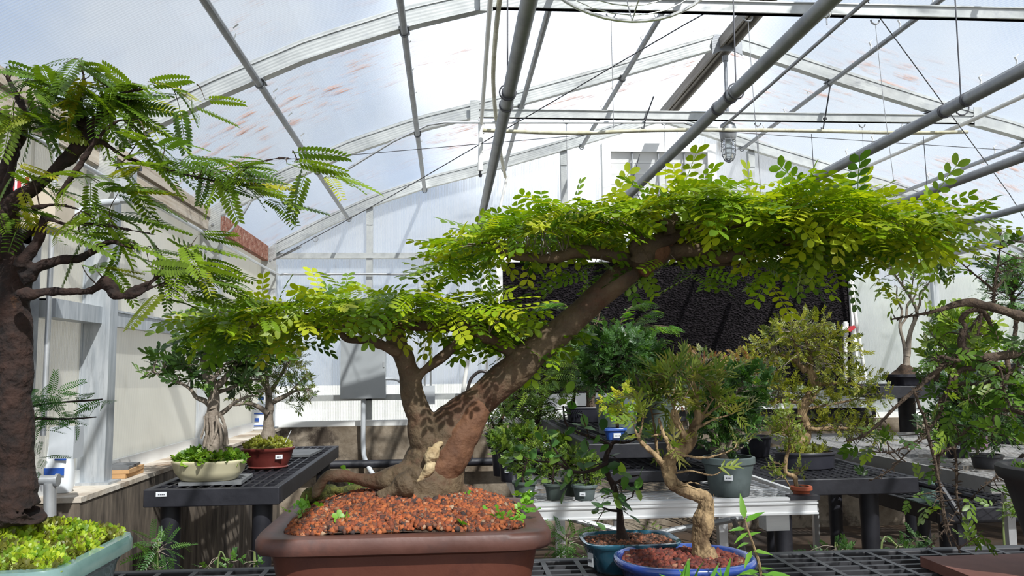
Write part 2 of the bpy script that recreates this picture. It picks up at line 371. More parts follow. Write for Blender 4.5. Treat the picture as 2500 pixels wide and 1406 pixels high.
# ------------------------------------------------------------------ foliage machinery
def fastmesh(name, V, F4, C, mat, parent, smooth=False, kind=None):
    """quads only, one colour per vertex"""
    o = ORG.get(parent.name, np.zeros(3)) if parent else np.zeros(3)
    me = bpy.data.meshes.new(name); nv, nf = len(V), len(F4)
    me.vertices.add(nv); me.vertices.foreach_set('co', (V-o).astype(np.float32).ravel())
    me.loops.add(nf*4); me.loops.foreach_set('vertex_index', F4.astype(np.int32).ravel())
    me.polygons.add(nf); me.polygons.foreach_set('loop_start', np.arange(0, nf*4, 4, dtype=np.int32))
    try: me.polygons.foreach_set('loop_total', np.full(nf, 4, np.int32))
    except Exception: pass
    if smooth: me.polygons.foreach_set('use_smooth', np.ones(nf, bool))
    at_ = me.color_attributes.new('Col', 'FLOAT_COLOR', 'POINT')
    at_.data.foreach_set('color', np.concatenate([C, np.ones((nv, 1))], 1).astype(np.float32).ravel())
    me.update(calc_edges=True); me.validate(); me.materials.append(mat)
    ob = bpy.data.objects.new(name, me); COL.objects.link(ob)
    if parent: ob.parent = parent
    ORG[ob.name] = o
    if kind: ob['kind'] = kind
    return ob
def leaflet(L, Wd, base, ang, up=0.0, fold=.18, tilt=0.0, shape='oval'):
    """blade in its own plane starting at base, turned ang from +x; 8 verts, 4 quads incl. fold"""
    prof = {'oval': [(0, .12), (.38, 1), (.78, .88), (1, .22)], 'lance': [(0, .1), (.3, 1), (.7, .62), (1, .04)], 'obov': [(0, .1), (.4, .78), (.8, 1), (1, .35)]}[shape]
    V = []
    for t, w in prof:
        V += [(t*L, w*Wd/2, fold*w*Wd/2), (t*L, 0, 0), (t*L, -w*Wd/2, fold*w*Wd/2)]
    V = np.array(V); V[:, 2] += -tilt*(V[:, 0]/L)**2*L + up*V[:, 0]
    c, s_ = math.cos(ang), math.sin(ang)
    V = np.stack([V[:, 0]*c-V[:, 1]*s_, V[:, 0]*s_+V[:, 1]*c, V[:, 2]], 1)+np.array(base)
    F = []
    for i in range(3):
        F += [(3*i, 3*i+1, 3*i+4, 3*i+3), (3*i+1, 3*i+2, 3*i+5, 3*i+4)]
    return V, np.array(F)
def join(parts):
    V = []; F = []; n = 0
    for v, f in parts: V.append(v); F.append(f+n); n += len(v)
    return np.concatenate(V), np.concatenate(F)
def pinnate(L, pairs, ll, lw, droop=.25, ang=1.15, shape='oval', grow=.5):
    """compound leaf along +x with paired leaflets and a fine rachis"""
    ps = []
    for i in range(pairs):
        t = .12+.86*i/(pairs-1) if pairs > 1 else .5; x = t*L; z = -droop*L*t*t
        k = 1-grow+grow*math.sin(PI*min(1, t*.85+.1)) if grow > 0 else 1+(-grow)*(t-.6)
        a = ang*(1-.45*t**3)
        for s_ in (1, -1): ps.append(leaflet(ll*k, lw*k, (x, s_*.001, z), s_*a, up=-.06, tilt=.12, shape=shape))
    r = .0007
    ts = np.linspace(0, 1, 5); pts = np.stack([ts*L, 0*ts, -droop*L*ts*ts], 1)
    V = np.concatenate([pts+(0, r, 0), pts-(0, r, 0)]); F = np.array([(i, i+1, 6+i, 5+i) for i in range(4)])
    ps.append((V, F)); return join(ps)
def sprig(L, n, ll, lw, shape='oval', spread=.9, bend=.1, seed=0, up=.1):
    """short shoot with alternate simple leaves"""
    r_ = random.Random(seed); ps = []
    for i in range(n):
        t = (i+.4)/n; x = t*L; s_ = 1 if i % 2 else -1; k = .75+.35*r_.random()
        ps.append(leaflet(ll*k, lw*k, (x, 0, -bend*L*t*t), s_*spread*(1.1-.75*t)*(.8+.4*r_.random()), up=up+.5*(r_.random()-.4), tilt=.2, shape=shape))
    r = .0009; ts = np.linspace(0, 1, 3); pts = np.stack([ts*L, 0*ts, -bend*L*ts*ts], 1)
    V = np.concatenate([pts+(0, r, 0), pts-(0, r, 0)]); F = np.array([(i, i+1, 4+i, 3+i) for i in range(2)])
    ps.append((V, F)); return join(ps)
def frames(D, up, jit=.5):
    """rotation matrices with x along D and z near up"""
    D = D/np.linalg.norm(D, axis=1)[:, None]; U = up+rng.normal(0, jit, D.shape)
    Yv = np.cross(U, D); Yv /= np.linalg.norm(Yv, axis=1)[:, None]+1e-9; Z = np.cross(D, Yv)
    return np.stack([D, Yv, Z], 2)
def scatter(name, tmpls, P, R, sc, cols, parent, mat=None, smooth=False, cv=.0):
    V = []; F = []; C = []; n = 0; k = len(tmpls); pick = rng.integers(0, k, len(P))
    for j, (tv, tf) in enumerate(tmpls):
        I = np.where(pick == j)[0]
        if not len(I): continue
        v = np.einsum('nij,vj->nvi', R[I], tv)*sc[I][:, None, None]+P[I][:, None, :]
        V.append(v.reshape(-1, 3)); m = len(tv)
        F.append((tf[None]+(np.arange(len(I))*m)[:, None, None]).reshape(-1, 4)+n); n += len(I)*m
        c = np.repeat(cols[I][:, None, :], m, 1)
        if cv: c = c*(1+cv*rng.uniform(-1, 1, (len(I), m//12+1, 1)).repeat(12, 1)[:, :m])
        C.append(c.reshape(-1, 3))
    return fastmesh(name, np.concatenate(V), np.concatenate(F), np.clip(np.concatenate(C), 0, 1), mat or LEAF, parent, smooth, 'stuff' if name in ('weeds', 'ground_cover') else None)
def palette(n, cs, w=None):
    cs = np.array(cs, float); i = rng.choice(len(cs), n, p=w); j = rng.choice(len(cs), n, p=w); t = rng.random((n, 1))*.5
    return (cs[i]*(1-t)+cs[j]*t)*rng.uniform(.8, 1.2, (n, 1))
def limb(mb, pts, Y=None, k=7, n=12, wob=.08, skel=None, seed=1):
    """pts: (px, py, radius_px[, Y]) -> smooth tapering tube; returns centre line"""
    Q = []
    for p in pts:
        yy = p[3] if len(p) > 3 else Y
        Q.append([*at(p[0], p[1], yy), px2m(p[2], yy)])
    Q = cr(Q, k); r = np.random.default_rng(seed); m = len(Q); kk = max(2, m//3)
    sm = lambda: np.interp(np.linspace(0, kk-1, m), np.arange(kk), r.normal(0, 1, kk))
    rad = np.maximum(Q[:, 3], .0008)*(1+wob*sm()+wob*.15*r.normal(0, 1, m)); P = Q[:, :3].copy(); nn = np.stack([sm(), sm(), sm()], 1)
    P[1:-1] += nn[1:-1]*Q[1:-1, 3:4]*wob*1.3
    mb.tube(P, rad, n)
    if skel is not None: skel.append(P)
    return P
def own_branch(par, mat, *a, **k):
    m = MB(); limb(m, *a, **k); return m.build('branch', mat, par, smooth=70)
def twigs(name, skel, P, parent, mat, frac=.3, r0=.0016, r1=.0006, sag=.1):
    K = np.concatenate(skel); mb = MB(); idx = np.where(rng.random(len(P)) < frac)[0]
    for i in idx:
        d = np.linalg.norm(K-P[i], axis=1); d = d*(1+.25*rng.random(len(d))); a = K[np.argmin(d)]; b = P[i]
        L = np.linalg.norm(b-a)
        if L < .004: continue
        m = (a+b)/2+rng.normal(0, .12, 3)*L*.6; m[2] += sag*L
        q = cr([a, m, b], 3); k = max(1, L*6); mb.tube(q, np.linspace(r0*min(k, 2.2), r1, len(q)), 4, cap=False)
    if mb.n:
        o = mb.build(name, mat, parent, smooth=60)
        o['kind'] = 'stuff'
        return o
def padpts(prof, Y0, dY, n, bias=1.0):
    """points in a flat foliage layer; prof = (px, ytop, ybottom) outline at depth Y0"""
    pr_ = np.array(prof, float); xs = np.linspace(pr_[0, 0], pr_[-1, 0], 400)
    yt = np.interp(xs, pr_[:, 0], pr_[:, 1]); yb = np.interp(xs, pr_[:, 0], pr_[:, 2]); yb = np.maximum(yb, yt+8); w = (yb-yt)**.8; w /= w.sum()
    I = rng.choice(400, n, p=w); x = xs[I]+rng.normal(0, 4, n); v = rng.random(n)**bias; t = rng.uniform(-1, 1, n)
    th = np.sqrt(np.maximum(0, 1-t*t*.85)); mid = (yt[I]+yb[I])/2; y = mid+(v-.5)*(yb-yt)[I]*th
    P = np.array([at(a, b, Y0) for a, b in zip(x, y)]); P[:, 1] += t*dY
    cx = at((pr_[0, 0]+pr_[-1, 0])/2, mid.mean(), Y0)
    return P, v, t, (P[:, 0]-cx[0])/(abs(P[:, 0]-cx[0]).max()+1e-9)
def padfoliage(name, prof, Y0, dY, n, tm, cs, parent, w=None, bias=1.0, sc=(.8, 1.15), droop=.25, cv=.12):
    P, v, t, u = padpts(prof, Y0, dY, n, bias)
    az = rng.uniform(0, 2*PI, n); D = np.stack([np.cos(az)+1.1*u, np.sin(az)*.8+.9*t-.25, rng.normal(-droop*.35, .22, n)-.45*np.clip(v-.55, 0, 1)+.25*(v < .25)], 1)
    R = frames(D, np.array((0, 0, 1.)), .38)
    C = palette(n, cs, w)
    scatter(name, tm, P, R, rng.uniform(*sc, n), C, parent, cv=cv); return P
def blobpts(blobs, Y, n, dY=None, shell=2.2):
    A = np.array([b[2]*b[3] for b in blobs], float); A /= A.sum(); I = rng.choice(len(blobs), n, p=A); d = rng.normal(0, 1, (n, 3)); d /= np.linalg.norm(d, axis=1)[:, None]
    r = rng.random(n)**(1/shell); P = np.zeros((n, 3))
    for j, b in enumerate(blobs):
        m = I == j; yy = b[4] if len(b) > 4 else Y; c = at(b[0], b[1], yy); rx, rz = px2m(b[2], yy), px2m(b[3], yy); ry = dY or rx*.8
        P[m] = c+d[m]*r[m][:, None]*np.array((rx, ry, rz))
    return P, d
def bushfoliage(name, blobs, Y, n, tm, cs, parent, w=None, dY=None, upb=.4, sc=(.75, 1.2), jit=.6, rand=.7, shell=2.2, cv=.1, flat=False):
    P, d = blobpts(blobs, Y, n, dY, shell)
    D = d+np.array((0, 0, upb))+rng.normal(0, rand, (n, 3))
    if flat: D[:, 2] *= .3
    R = frames(D, np.array((0, -.3, 1.)), jit); scatter(name, tm, P, R, rng.uniform(*sc, n), palette(n, cs, w), parent, cv=cv); return P
ROCKT = []
for s_ in range(4):
    r_ = np.random.default_rng(s_)
    V = np.array([(x, y, z) for x in (-1, 1) for y in (-1, 1) for z in (-1, 1)], float)*r_.uniform(.55, 1.0, (8, 3))
    ROCKT.append((V, np.array([(0, 1, 3, 2), (4, 6, 7, 5), (0, 4, 5, 1), (2, 3, 7, 6), (0, 2, 6, 4), (1, 5, 7, 3)])))
def granules(name, hf, hx, hy, c, size, n, cs, parent, ex=2.0, w=None, rot=0):
    """pebbles over the superellipse hx, hy round c lying on height function hf(x, y)"""
    x = rng.uniform(-1, 1, n); y = rng.uniform(-1, 1, n); k = (np.abs(x)**ex+np.abs(y)**ex) < .97
    x, y = x[k]*hx, y[k]*hy; m = len(x); X = x*math.cos(rot)-y*math.sin(rot)+c[0]; Y = x*math.sin(rot)+y*math.cos(rot)+c[1]
    P = np.stack([X, Y, c[2]+np.array([hf(a, b) for a, b in zip(x, y)])+rng.uniform(-.3, .5, m)*size], 1)
    R = frames(rng.normal(0, 1, (m, 3)), rng.normal(0, 1, (m, 3)), .3)
    o = scatter(name, ROCKT, P, R, rng.uniform(.55, 1.25, m)*size/1.6, palette(m, cs, w), parent, mat=GRAN); o['kind'] = 'stuff'; return o
def soilbed(name, hf, hx, hy, c, mat, parent, ex=2.0, n=40, k=8, rot=0):
    V = [(c[0], c[1], c[2]+hf(0, 0))]; th = np.arange(n)*2*PI/n
    for i in range(1, k+1):
        q = i/k
        for a in th:
            x = hx*q*np.sign(math.cos(a))*abs(math.cos(a))**(2/ex); y = hy*q*np.sign(math.sin(a))*abs(math.sin(a))**(2/ex)
            V.append((x*math.cos(rot)-y*math.sin(rot)+c[0], x*math.sin(rot)+y*math.cos(rot)+c[1], c[2]+hf(x, y)))
    F = [(0, 1+j, 1+(j+1) % n) for j in range(n)]
    for i in range(k-1): F += [(1+i*n+j, 1+(i+1)*n+j, 1+(i+1)*n+(j+1) % n, 1+i*n+(j+1) % n) for j in range(n)]
    return MB().add(V, F).build(name, mat, parent)
def roundpot(par, c, r0, r1, h, mat, rim=.006, n=36, sx=1.0, e=2.0, rot=0, lip=.012, feet=False, soil=soilm, fill=.82, name='pot', ry=1.0):
    """pot from base radius r0 to mouth radius r1"""
    mb = MB(); t = .006
    R = [(r0*.96, r0*.96*ry, 0), (r0, r0*ry, .003), (r0+(r1-r0)*.5, (r0+(r1-r0)*.5)*ry, h*.5), (r1, r1*ry, h-lip), (r1+rim, (r1+rim)*ry, h-lip+.002), (r1+rim, (r1+rim)*ry, h-.002), (r1+rim-.002, (r1+rim-.002)*ry, h), (r1-t, (r1-t)*ry, h), (r1-t, (r1-t)*ry, h-.02), (r1-t-.003, (r1-t-.003)*ry, h*fill-.01)]
    mb.loft([(a*sx, b, z) for a, b, z in R], c, n, e, rot=rot); p = mb.build(name, mat, par)
    g = random.Random(int(c[0]*1e4)); a1, a2 = g.random()*6, g.random()*6
    soilbed('soil', lambda x, y: h*fill+.006*math.sin(x*60+a1)*math.cos(y*70+a2), (r1-t)*sx, (r1-t)*ry, c, soil, par, e, 28, 4, rot)
    return p
def sticker(par, p, w, h, face=(0, -1, 0), lines=2):
    """paper label standing just off a wall; p = centre"""
    f = np.array(face, float); f /= np.linalg.norm(f); s_ = np.cross((0, 0, 1.), f); u = np.cross(f, s_); p = np.array(p)
    mb = MB(); mb.add([p+s_*w/2*i+u*h/2*j+f*k for k in (0, .0008) for i, j in ((-1, -1), (1, -1), (1, 1), (-1, 1))], [(3, 2, 1, 0), (4, 5, 6, 7), (0, 1, 5, 4), (1, 2, 6, 5), (2, 3, 7, 6), (3, 0, 4, 7)])
    o = mb.build('pot_label', tagw, par, smooth=0)
    m2 = MB(); q = p-u*h*.18+f*.0012
    for i in range(4):
        a = q+s_*w*(-.3+.17*i); m2.add([a, a+s_*w*.12, a+s_*w*.12+u*h*.22, a+u*h*.22], [(0, 1, 2, 3)])
    m2.build('print', tagk, o, smooth=0)
    o['label'] = 'white paper label on the pot'
    return o

# ================================================================== SETTING
ZF = -.20; YE = 7.5; XL = -1.58; XR = 2.0; FY = [3.89, 5.633, 7.44]
def roofz(X):
    """lower edge of the rafters"""
    a = abs(X-XR); return float(np.interp(a, [0, .06, .93, 1.8, 2.2, 2.65, 3.09, 3.51, 3.7], [3.545, 3.53, 3.257, 3.0, 2.895, 2.735, 2.53, 2.305, 2.19]))
struct(MB().box((-8, -4, ZF-.1), (12, YE+.12, ZF)), 'floor', dirt)
struct(MB().box((-60, YE+.13, ZF-.16), (60, 90, ZF-.06)).box((-60, -4, ZF-.16), (-8.01, YE+.12, ZF-.06)).box((12.01, -4, ZF-.16), (60, YE+.12, ZF-.06)), 'ground', outg)
# gable wall of polycarbonate over a concrete base
gx = np.linspace(XL-.05, 2*XR-XL+.05, 61); V = [(x, YE+k, z) for k in (0, .012) for x in gx for z in (.766, roofz(x)+.10)]; m = len(gx)*2
F = []
for i in range(60):
    a = 2*i; F += [(a, a+2, a+3, a+1), (m+a, m+a+1, m+a+3, m+a+2), (a+1, a+3, m+a+3, m+a+1)]
struct(MB().add(V, F), 'wall_back', PANEL_END, smooth=0)
struct(MB().box((-1.75, YE-.09, ZF-.05), (7.4, YE+.12, .766)), 'wall_back_base', concrete)
# roof
rx = np.concatenate([np.linspace(-1.70, XR, 30), np.linspace(XR+.01, 5.70, 30)]); V = [(x, y, roofz(x)+.115+k) for k in (0, .012) for x in rx for y in (-3, YE+.02)]; m = len(rx)*2
F = []
for i in range(59):
    a = 2*i; F += [(a, a+1, a+3, a+2), (m+a, m+a+2, m+a+3, m+a+1)]
struct(MB().add(V, F), 'ceiling', PANEL_ROOF, smooth=0)
# side walls
struct(MB().box((XL-.07, 3.36, .80), (XL-.058, YE, 2.30)).box((XL-.07, -3, 1.84), (XL-.058, 3.36, 2.30)), 'wall_left', PANEL_SIDE, smooth=0)
struct(MB().box((5.64, -3, .766), (5.652, YE, 2.30)), 'wall_right', PANEL_SIDE, smooth=0)
struct(MB().box((5.5, -3, ZF-.05), (5.78, YE-.091, .765)), 'wall_right_base', concrete)
struct(MB().box((-1.72, -3.01, .766), (5.7, -3, 3.0)), 'wall_front', PANEL_END, smooth=0)
b = MB().box((-1.76, 3.45, .745), (-1.445, YE-.091, .766)); struct(b, 'trim_1', ledgem, 'pale concrete ledge top along the panelled side wall', 'ledge')
struct(MB().box((-1.75, 3.455, ZF-.05), (-1.45, YE-.092, .744)), 'wall_left_base', ledgeside)
struct(MB().box((XL-.075, 3.4, .766), (XL-.04, YE-.01, .83)), 'baseboard_left', whitep)
struct(MB().box((-1.5, YE-.045, .766), (5.5, YE-.002, .815)), 'baseboard_back', whitep)
# eave gutter board, rusted at the far end
e1 = MB().beam((XL-.02, FY[1]+.06, 2.29), (XL-.02, FY[2]-.07, 2.29), .05, .13); struct(e1, 'trim_2', rustm, 'rust covered eave board in the farthest bay of the side wall', 'eave board')
e2 = MB().beam((XL-.02, -1, 2.31), (XL-.02, FY[1]-.06, 2.31), .05, .06).beam((XL-.02, -1, 2.23), (XL-.02, FY[1]-.06, 2.23), .03, .07); struct(e2, 'trim_3', woodm, 'grey brown timber eave board above the side wall', 'eave board')
# portal frames
def prof_beam(mb, x0, x1, y0, y1, zo, h, k=26):
    xs = np.linspace(x0, x1, k); V = []
    for x in xs:
        z = roofz(x)+zo; V += [(x, y0, z), (x, y1, z), (x, y1, z+h), (x, y0, z+h)]
    F = [(3, 2, 1, 0), tuple(4*(k-1)+j for j in range(4))]
    for i in range(k-1):
        a = 4*i; F += [(a, a+1, a+5, a+4), (a+1, a+2, a+6, a+5), (a+2, a+3, a+7, a+6), (a+3, a, a+4, a+7)]
    mb.add(V, F)
which = ['frame nearest the camera', 'middle frame with the caged lamp', 'gable frame at the far wall']
for i, y in enumerate(FY):
    for side in (0, 1):
        mb = MB(); x0, x1 = (XL+.06, XR-.03) if side == 0 else (XR+.03, 2*XR-XL-.06)
        prof_beam(mb, x0, x1, y-.028, y+.028, 0, .095)
        prof_beam(mb, x0, x1, y-.034, y-.029, .083, .02); prof_beam(mb, x0, x1, y-.036, y-.029, -.004, .012)
        struct(mb, 'rafter', galv, 'galvanised %s roof rafter of the %s' % ('stained-slope' if side == 0 else 'clean-slope', which[i]), 'rafter', 'galvanised roof rafters', smooth=15)
        cx = XL if side == 0 else 2*XR-XL
        mb = MB(); w = .062
        mb.box((cx-w, y-.045, .766), (cx+w, y+.045 if i < 2 else y+.055, 2.2)).box((cx-w-.004, y-.05, .766), (cx-w+.012, y-.045, 2.2)).box((cx+w-.012, y-.05, .766), (cx+w+.004, y-.045, 2.2))
        mb.box((cx-.10, y-.09, .766), (cx+.10, y+.05, .776))
        c = struct(mb, 'column', colm if i == 0 else dirtycol, 'upright steel %s of the %s' % ('column on the ledge' if side == 0 else 'column beyond the pipes', which[i]), 'column', 'steel wall columns', smooth=15)
        g = MB(); g.add([(cx-.07, y-.056, 1.98), (cx+.07, y-.056, 1.98), (cx+.07, y-.056, roofz(cx+.07 if side == 0 else cx-.07)+.09), (cx-.07, y-.056, 2.29)] + [(cx-.07, y-.050, 1.98), (cx+.07, y-.050, 1.98), (cx+.07, y-.050, 2.36), (cx-.07, y-.050, 2.29)], [(0, 1, 2, 3), (7, 6, 5, 4), (0, 4, 5, 1), (1, 5, 6, 2), (2, 6, 7, 3), (3, 7, 4, 0)])
        gp = g.build('gusset_plate', galv, c)
        bo = MB()
        for (dx, dz) in ((-.02, 2.05), (-.02, 2.17), (.02, 2.23), (-.03, 2.26)): bo.loft([(.009, .009, 0), (.009, .009, .006)], (0, 0, 0), 6, cap1=True)
        bo.V = [np.stack([v[:, 0]+cx+dx, y-.056-v[:, 2], v[:, 1]+dz], 1) for v, (dx, dz) in zip(bo.V, ((-.02, 2.05), (-.02, 2.17), (.02, 2.23), (-.03, 2.26)))]
        bo.build('bolt', galvd, gp)
for i, y in enumerate(FY[:2]):
    mb = MB().box((.16, y-.065, 2.985), (3.86, y-.036, 3.045)).box((.16, y-.075, 3.039), (3.86, y-.036, 3.045)).box((.16, y-.075, 2.985), (3.86, y-.036, 2.991))
    t_ = struct(mb, 'tie_beam', galv, ['horizontal tie beam crossing the top of the view below the fan', 'horizontal tie beam behind the caged lamp'][i], 'beam', 'galvanised tie beams', smooth=0)
    for x in (.19, 3.83): MB().box((x-.03, y-.082, 2.96), (x+.03, y-.076, 3.10)).build('end_plate', galv, t_, smooth=0)
struct(MB().box((XR-.055, -2.9, 3.56), (XR+.055, 7.40, 3.60)).box((XR-.055, -2.9, 3.52), (XR-.04, 7.40, 3.56)).box((XR+.04, -2.9, 3.52), (XR+.055, 7.40, 3.56)).box((XR-.01, -2.9, 3.54), (XR+.01, 7.40, 3.565)), 'ridge_beam', ridgem, 'weathered brown grey ridge beam at the roof peak', 'ridge beam', smooth=0)
rb = MB(); rb.add([(XR-.11, FY[1]-.05, 3.47), (XR-.05, FY[1]-.05, 3.50), (XR+.05, FY[1]-.05, 3.50), (XR+.11, FY[1]-.05, 3.47), (XR+.11, FY[1]-.05, 3.57), (XR+.09, FY[1]-.05, 3.62), (XR-.09, FY[1]-.05, 3.62), (XR-.11, FY[1]-.05, 3.57)] + [(XR-.11, FY[1]-.04, 3.47), (XR-.05, FY[1]-.04, 3.50), (XR+.05, FY[1]-.04, 3.50), (XR+.11, FY[1]-.04, 3.47), (XR+.11, FY[1]-.04, 3.57), (XR+.09, FY[1]-.04, 3.62), (XR-.09, FY[1]-.04, 3.62), (XR-.11, FY[1]-.04, 3.57)], [tuple(range(7, -1, -1))[::-1], tuple(range(15, 7, -1))] + [(i, i+8, (i+1) % 8+8, (i+1) % 8) for i in range(8)])
struct(rb, 'trim_4', galvd, 'bolted steel ridge bracket above the caged lamp', 'bracket', smooth=0)
# gable framing
def vpost(mb, x, z0, z1, w=.055): mb.box((x-w/2, YE-.06, z0), (x+w/2, YE-.004, z1))
for i, (x, z1) in enumerate(((-.70, 2.72), (1.075, 3.28), (2.86, 3.28), (4.60, 2.76))):
    mb = MB(); vpost(mb, x, .82 if x not in (1.075, 2.86) else 2.32, z1)
    mb.box((x-w/2 if 0 else x-.03, YE-.066, z1-.16), (x+.03, YE-.06, z1-.02))
    struct(mb, 'gable_post', galv if i < 3 else colm, ['upright gable post above the grey cabinet', 'gable post beside the shutter, on the tree-stump side' if 0 else 'short gable post between the sky panel and the shutter', 'short gable post beyond the caged lamp', 'tall gable post behind the grey stemmed sapling'][i], 'post', smooth=0)
struct(MB().box((-1.52, YE-.065, 2.255), (5.5, YE-.005, 2.305)).box((-1.52, YE-.072, 2.255), (5.5, YE-.065, 2.262)), 'gable_rail', galv, 'long horizontal gable rail above the cooling pad', 'rail', smooth=0)
struct(MB().box((-1.52, YE-.06, .99), (.42, YE-.005, 1.04)), 'trim_5', galv, 'low horizontal rail behind the grey cabinet', 'rail', smooth=0)
struct(MB().box((3.78, YE-.06, .99), (5.5, YE-.005, 1.04)), 'trim_6', galv, 'low horizontal rail behind the potted sapling stand', 'rail', smooth=0)
for i, (y0, y1) in enumerate(((3.40, FY[0]-.02), (FY[0]+.03, FY[1]-.05), (FY[1]+.05, FY[2]-.05))):
    struct(MB().box((XL-.05, y0, 1.475), (XL-.005 if i else XL+.03, y1, 1.55)).box((XL-.055, y0, 1.543), (XL+.002, y1, 1.553)), 'wall_rail', colm if i < 2 else galv, ['short steel girt beside the door frame', 'long steel girt between the first two columns', 'steel girt in the farthest bay of the side wall'][i], 'rail', smooth=0)
# roof purlins with their clips
PUR = [(-.885, 2.585, 'purlin with white clips, lowest on the stained slope'), (-.205, 2.865, 'purlin in the middle of the stained slope'), (.52, 3.115, 'purlin just beyond the long hanging heating pipe'), (1.245, 3.325, 'purlin below the brightest roof panels, next to the ridge'),
       (2.77, 3.325, 'purlin next to the ridge on the grey blue slope'), (3.51, 3.115, 'second purlin from the ridge on the grey blue slope'), (4.25, 2.865, 'lowest purlin on the grey blue slope')]
for k, (x, z, lb) in enumerate(PUR):
    z = roofz(x)-.018
    t_ = struct(MB().tube([(x, -2.5, z), (x, 7.42, z)], .017, 10), 'purlin', galvd, 'thin dark steel roof '+lb, 'purlin', 'roof purlins')
    for y in FY: MB().box((x-.025, y-.05, z+.012), (x+.025, y+.05, z+.017)).torus((x, y, z), .020, .004, 'Y', 14, 5).build('bracket', galvd, t_)
    s_ = 1 if x > XR else -1
    if k in (0, 1, 3, 4, 5, 6):
        ys = [2.6, 3.1, 4.35, 4.7, 5.05, 6.0, 6.45, 6.9] if k > 1 else [2.9, 3.4, 4.2, 4.6, 5.0, 6.1, 6.6]
        for y in ys:
            c = MB(); X = x-.0*s_
            c.beam((X, y, z+.014), (X+.008, y, z+.045), .014, .003, (1, 0, 0)).beam((X+.008, y, z+.045), (X-.004, y, z+.07), .014, .003, (1, 0, 0)).beam((X-.004, y, z+.07), (X+.018, y, z+.088), .014, .003, (1, 0, 0))
            c.build('clip', pvc if k > 1 else zinc, t_, smooth=0)
# exhaust shutter in the gable
sh = struct(MB().box((1.43, YE-.09, 2.45), (1.51, YE-.01, 3.33)).box((2.43, YE-.09, 2.45), (2.51, YE-.01, 3.33)).box((1.51, YE-.09, 3.25), (2.43, YE-.01, 3.33)).box((1.51, YE-.09, 2.45), (2.43, YE-.01, 2.52)), 'window_1', whitep, 'white framed exhaust shutter high in the gable', 'shutter', smooth=0)
for i in range(7):
    z = 2.535+i*.102
    MB().beam((1.512, YE-.035, z+.05), (2.428, YE-.035, z+.05), .008, .108, (0, -.25, 1)).build('slat', whitep, sh, smooth=0)
    MB().box((1.512, YE-.05, z-.003), (2.428, YE-.044, z+.003)).build('slat_edge', wire, sh, smooth=0)
for x in (1.715, 1.965, 2.21): MB().box((x-.006, YE-.075, 2.52), (x+.006, YE-.055, 3.25)).build('mullion', galvd, sh, smooth=0)
MB().tube([(1.78, YE-.10, 3.22), (1.70, YE-.10, 2.95), (1.82, YE-.10, 2.7)], .004, 5).build('linkage_rod', wire, sh)
# evaporative cooling pad
cp = thing('cooling_pad', 'wide black honeycomb cooling pad in a white frame filling the far wall', 'cooling pad', (2.1, YE-.05, .85))
MB().box((.49, YE-.14, 1.03), (3.70, YE-.02, 2.205)).build('pad', PADM, cp, smooth=0)
MB().box((.42, YE-.17, 2.205), (3.78, YE-.01, 2.29)).box((.435, YE-.17, .87), (.49, YE-.01, 2.205)).box((3.70, YE-.17, .87), (3.745, YE-.01, 2.205)).build('frame', whitep, cp, smooth=0)
MB().box((.49, YE-.19, .87), (3.70, YE-.01, 1.03)).build('sump_tray', whitep, cp, smooth=0)
struct(MB().box((2.0, YE-.14, .775), (3.9, YE-.06, .865)), 'trim_7', blackpl, 'dark strip under the cooling pad', 'strip', smooth=0)  # plain black strip set just below the sump tray
# door at the near end of the side wall
d = struct(MB().box((XL-.05, 1.0, ZF), (XL-.02, 3.16, 1.72)), 'door_1', doorm, 'pale blue grey door at the end of the side wall', 'door', smooth=0)
MB().box((XL-.08, 3.17, ZF), (XL+.0, 3.25, 1.80)).box((XL-.08, 3.26, ZF), (XL-.015, 3.36, 1.80)).box((XL-.08, .9, 1.74), (XL-.0, 3.30, 1.83)).build('door_frame', galvd, d, smooth=0)
MB().box((XL-.03, 3.0, 1.05), (XL+.01, 3.04, 1.18)).build('handle', zinc, d, smooth=0)

# ================================================================== OVERHEAD THINGS
def tubething(name, label, cat, P, r, mat, group=None, n=10, smooth=60):
    o = MB().tube(P, r, n).build(name, mat, None, smooth=smooth); return tag(o, label, cat, group)
HP = [(.22, 'beginning above the main bonsai'), (1.03, 'crossing in front of the white shutter'), (1.93, 'crossing the lower panes beyond the caged lamp'), (2.74, 'third from the wall of grey blue panels'), (3.62, 'ending capped above the grey stemmed sapling'), (4.49, 'nearest the grey blue slope, ending capped above the tangled bonsai')]
for k, (x, lb) in enumerate(HP):
    t_ = thing('heating_pipe', 'long dark hanging steel pipe '+lb, 'pipe', (x, 1.5, 2.23), 'hanging steel pipes')
    MB().tube([(x, .4, 2.23), (x, 6.98, 2.23)], .0235, 16).build('pipe', galvd, t_)
    MB().tube([(x, 6.975, 2.23), (x, 7.0, 2.23)], [.026, .022], 16).build('end_cap', galvd, t_)
    for y in (2.85, 2.99, 5.9): MB().tube([(x, y, 2.23), (x, y+.012, 2.23)], .0275, 16).build('coupling', wire, t_)
for k, (x, y, z0, z1, lb) in enumerate([(.215, 2.85, 2.25, 3.05, 'long hanging pipe over the main bonsai'), (1.03, 2.80, 2.25, 3.3, 'hanging pipe in front of the shutter'), (1.97, 2.95, 2.25, 3.4, 'hanging pipe at the picture edge below the brace cable'),
        (2.74, 5.9, 2.25, 2.99, 'third hanging pipe at the far tie beam'), (3.62, 5.9, 2.25, 2.98, 'hanging pipe above the grey stemmed sapling')]):
    o = MB().tube([(x, y, z0), (x+.004, y, (z0+z1)/2), (x, y, z1)], .0028, 5).torus((x, y, 2.23), .029, .003, 'Y', 16, 5).build('pipe_hanger', wire, None)
    tag(o, 'thin wire hanger looped round the '+lb, 'hanger', 'pipe hangers')
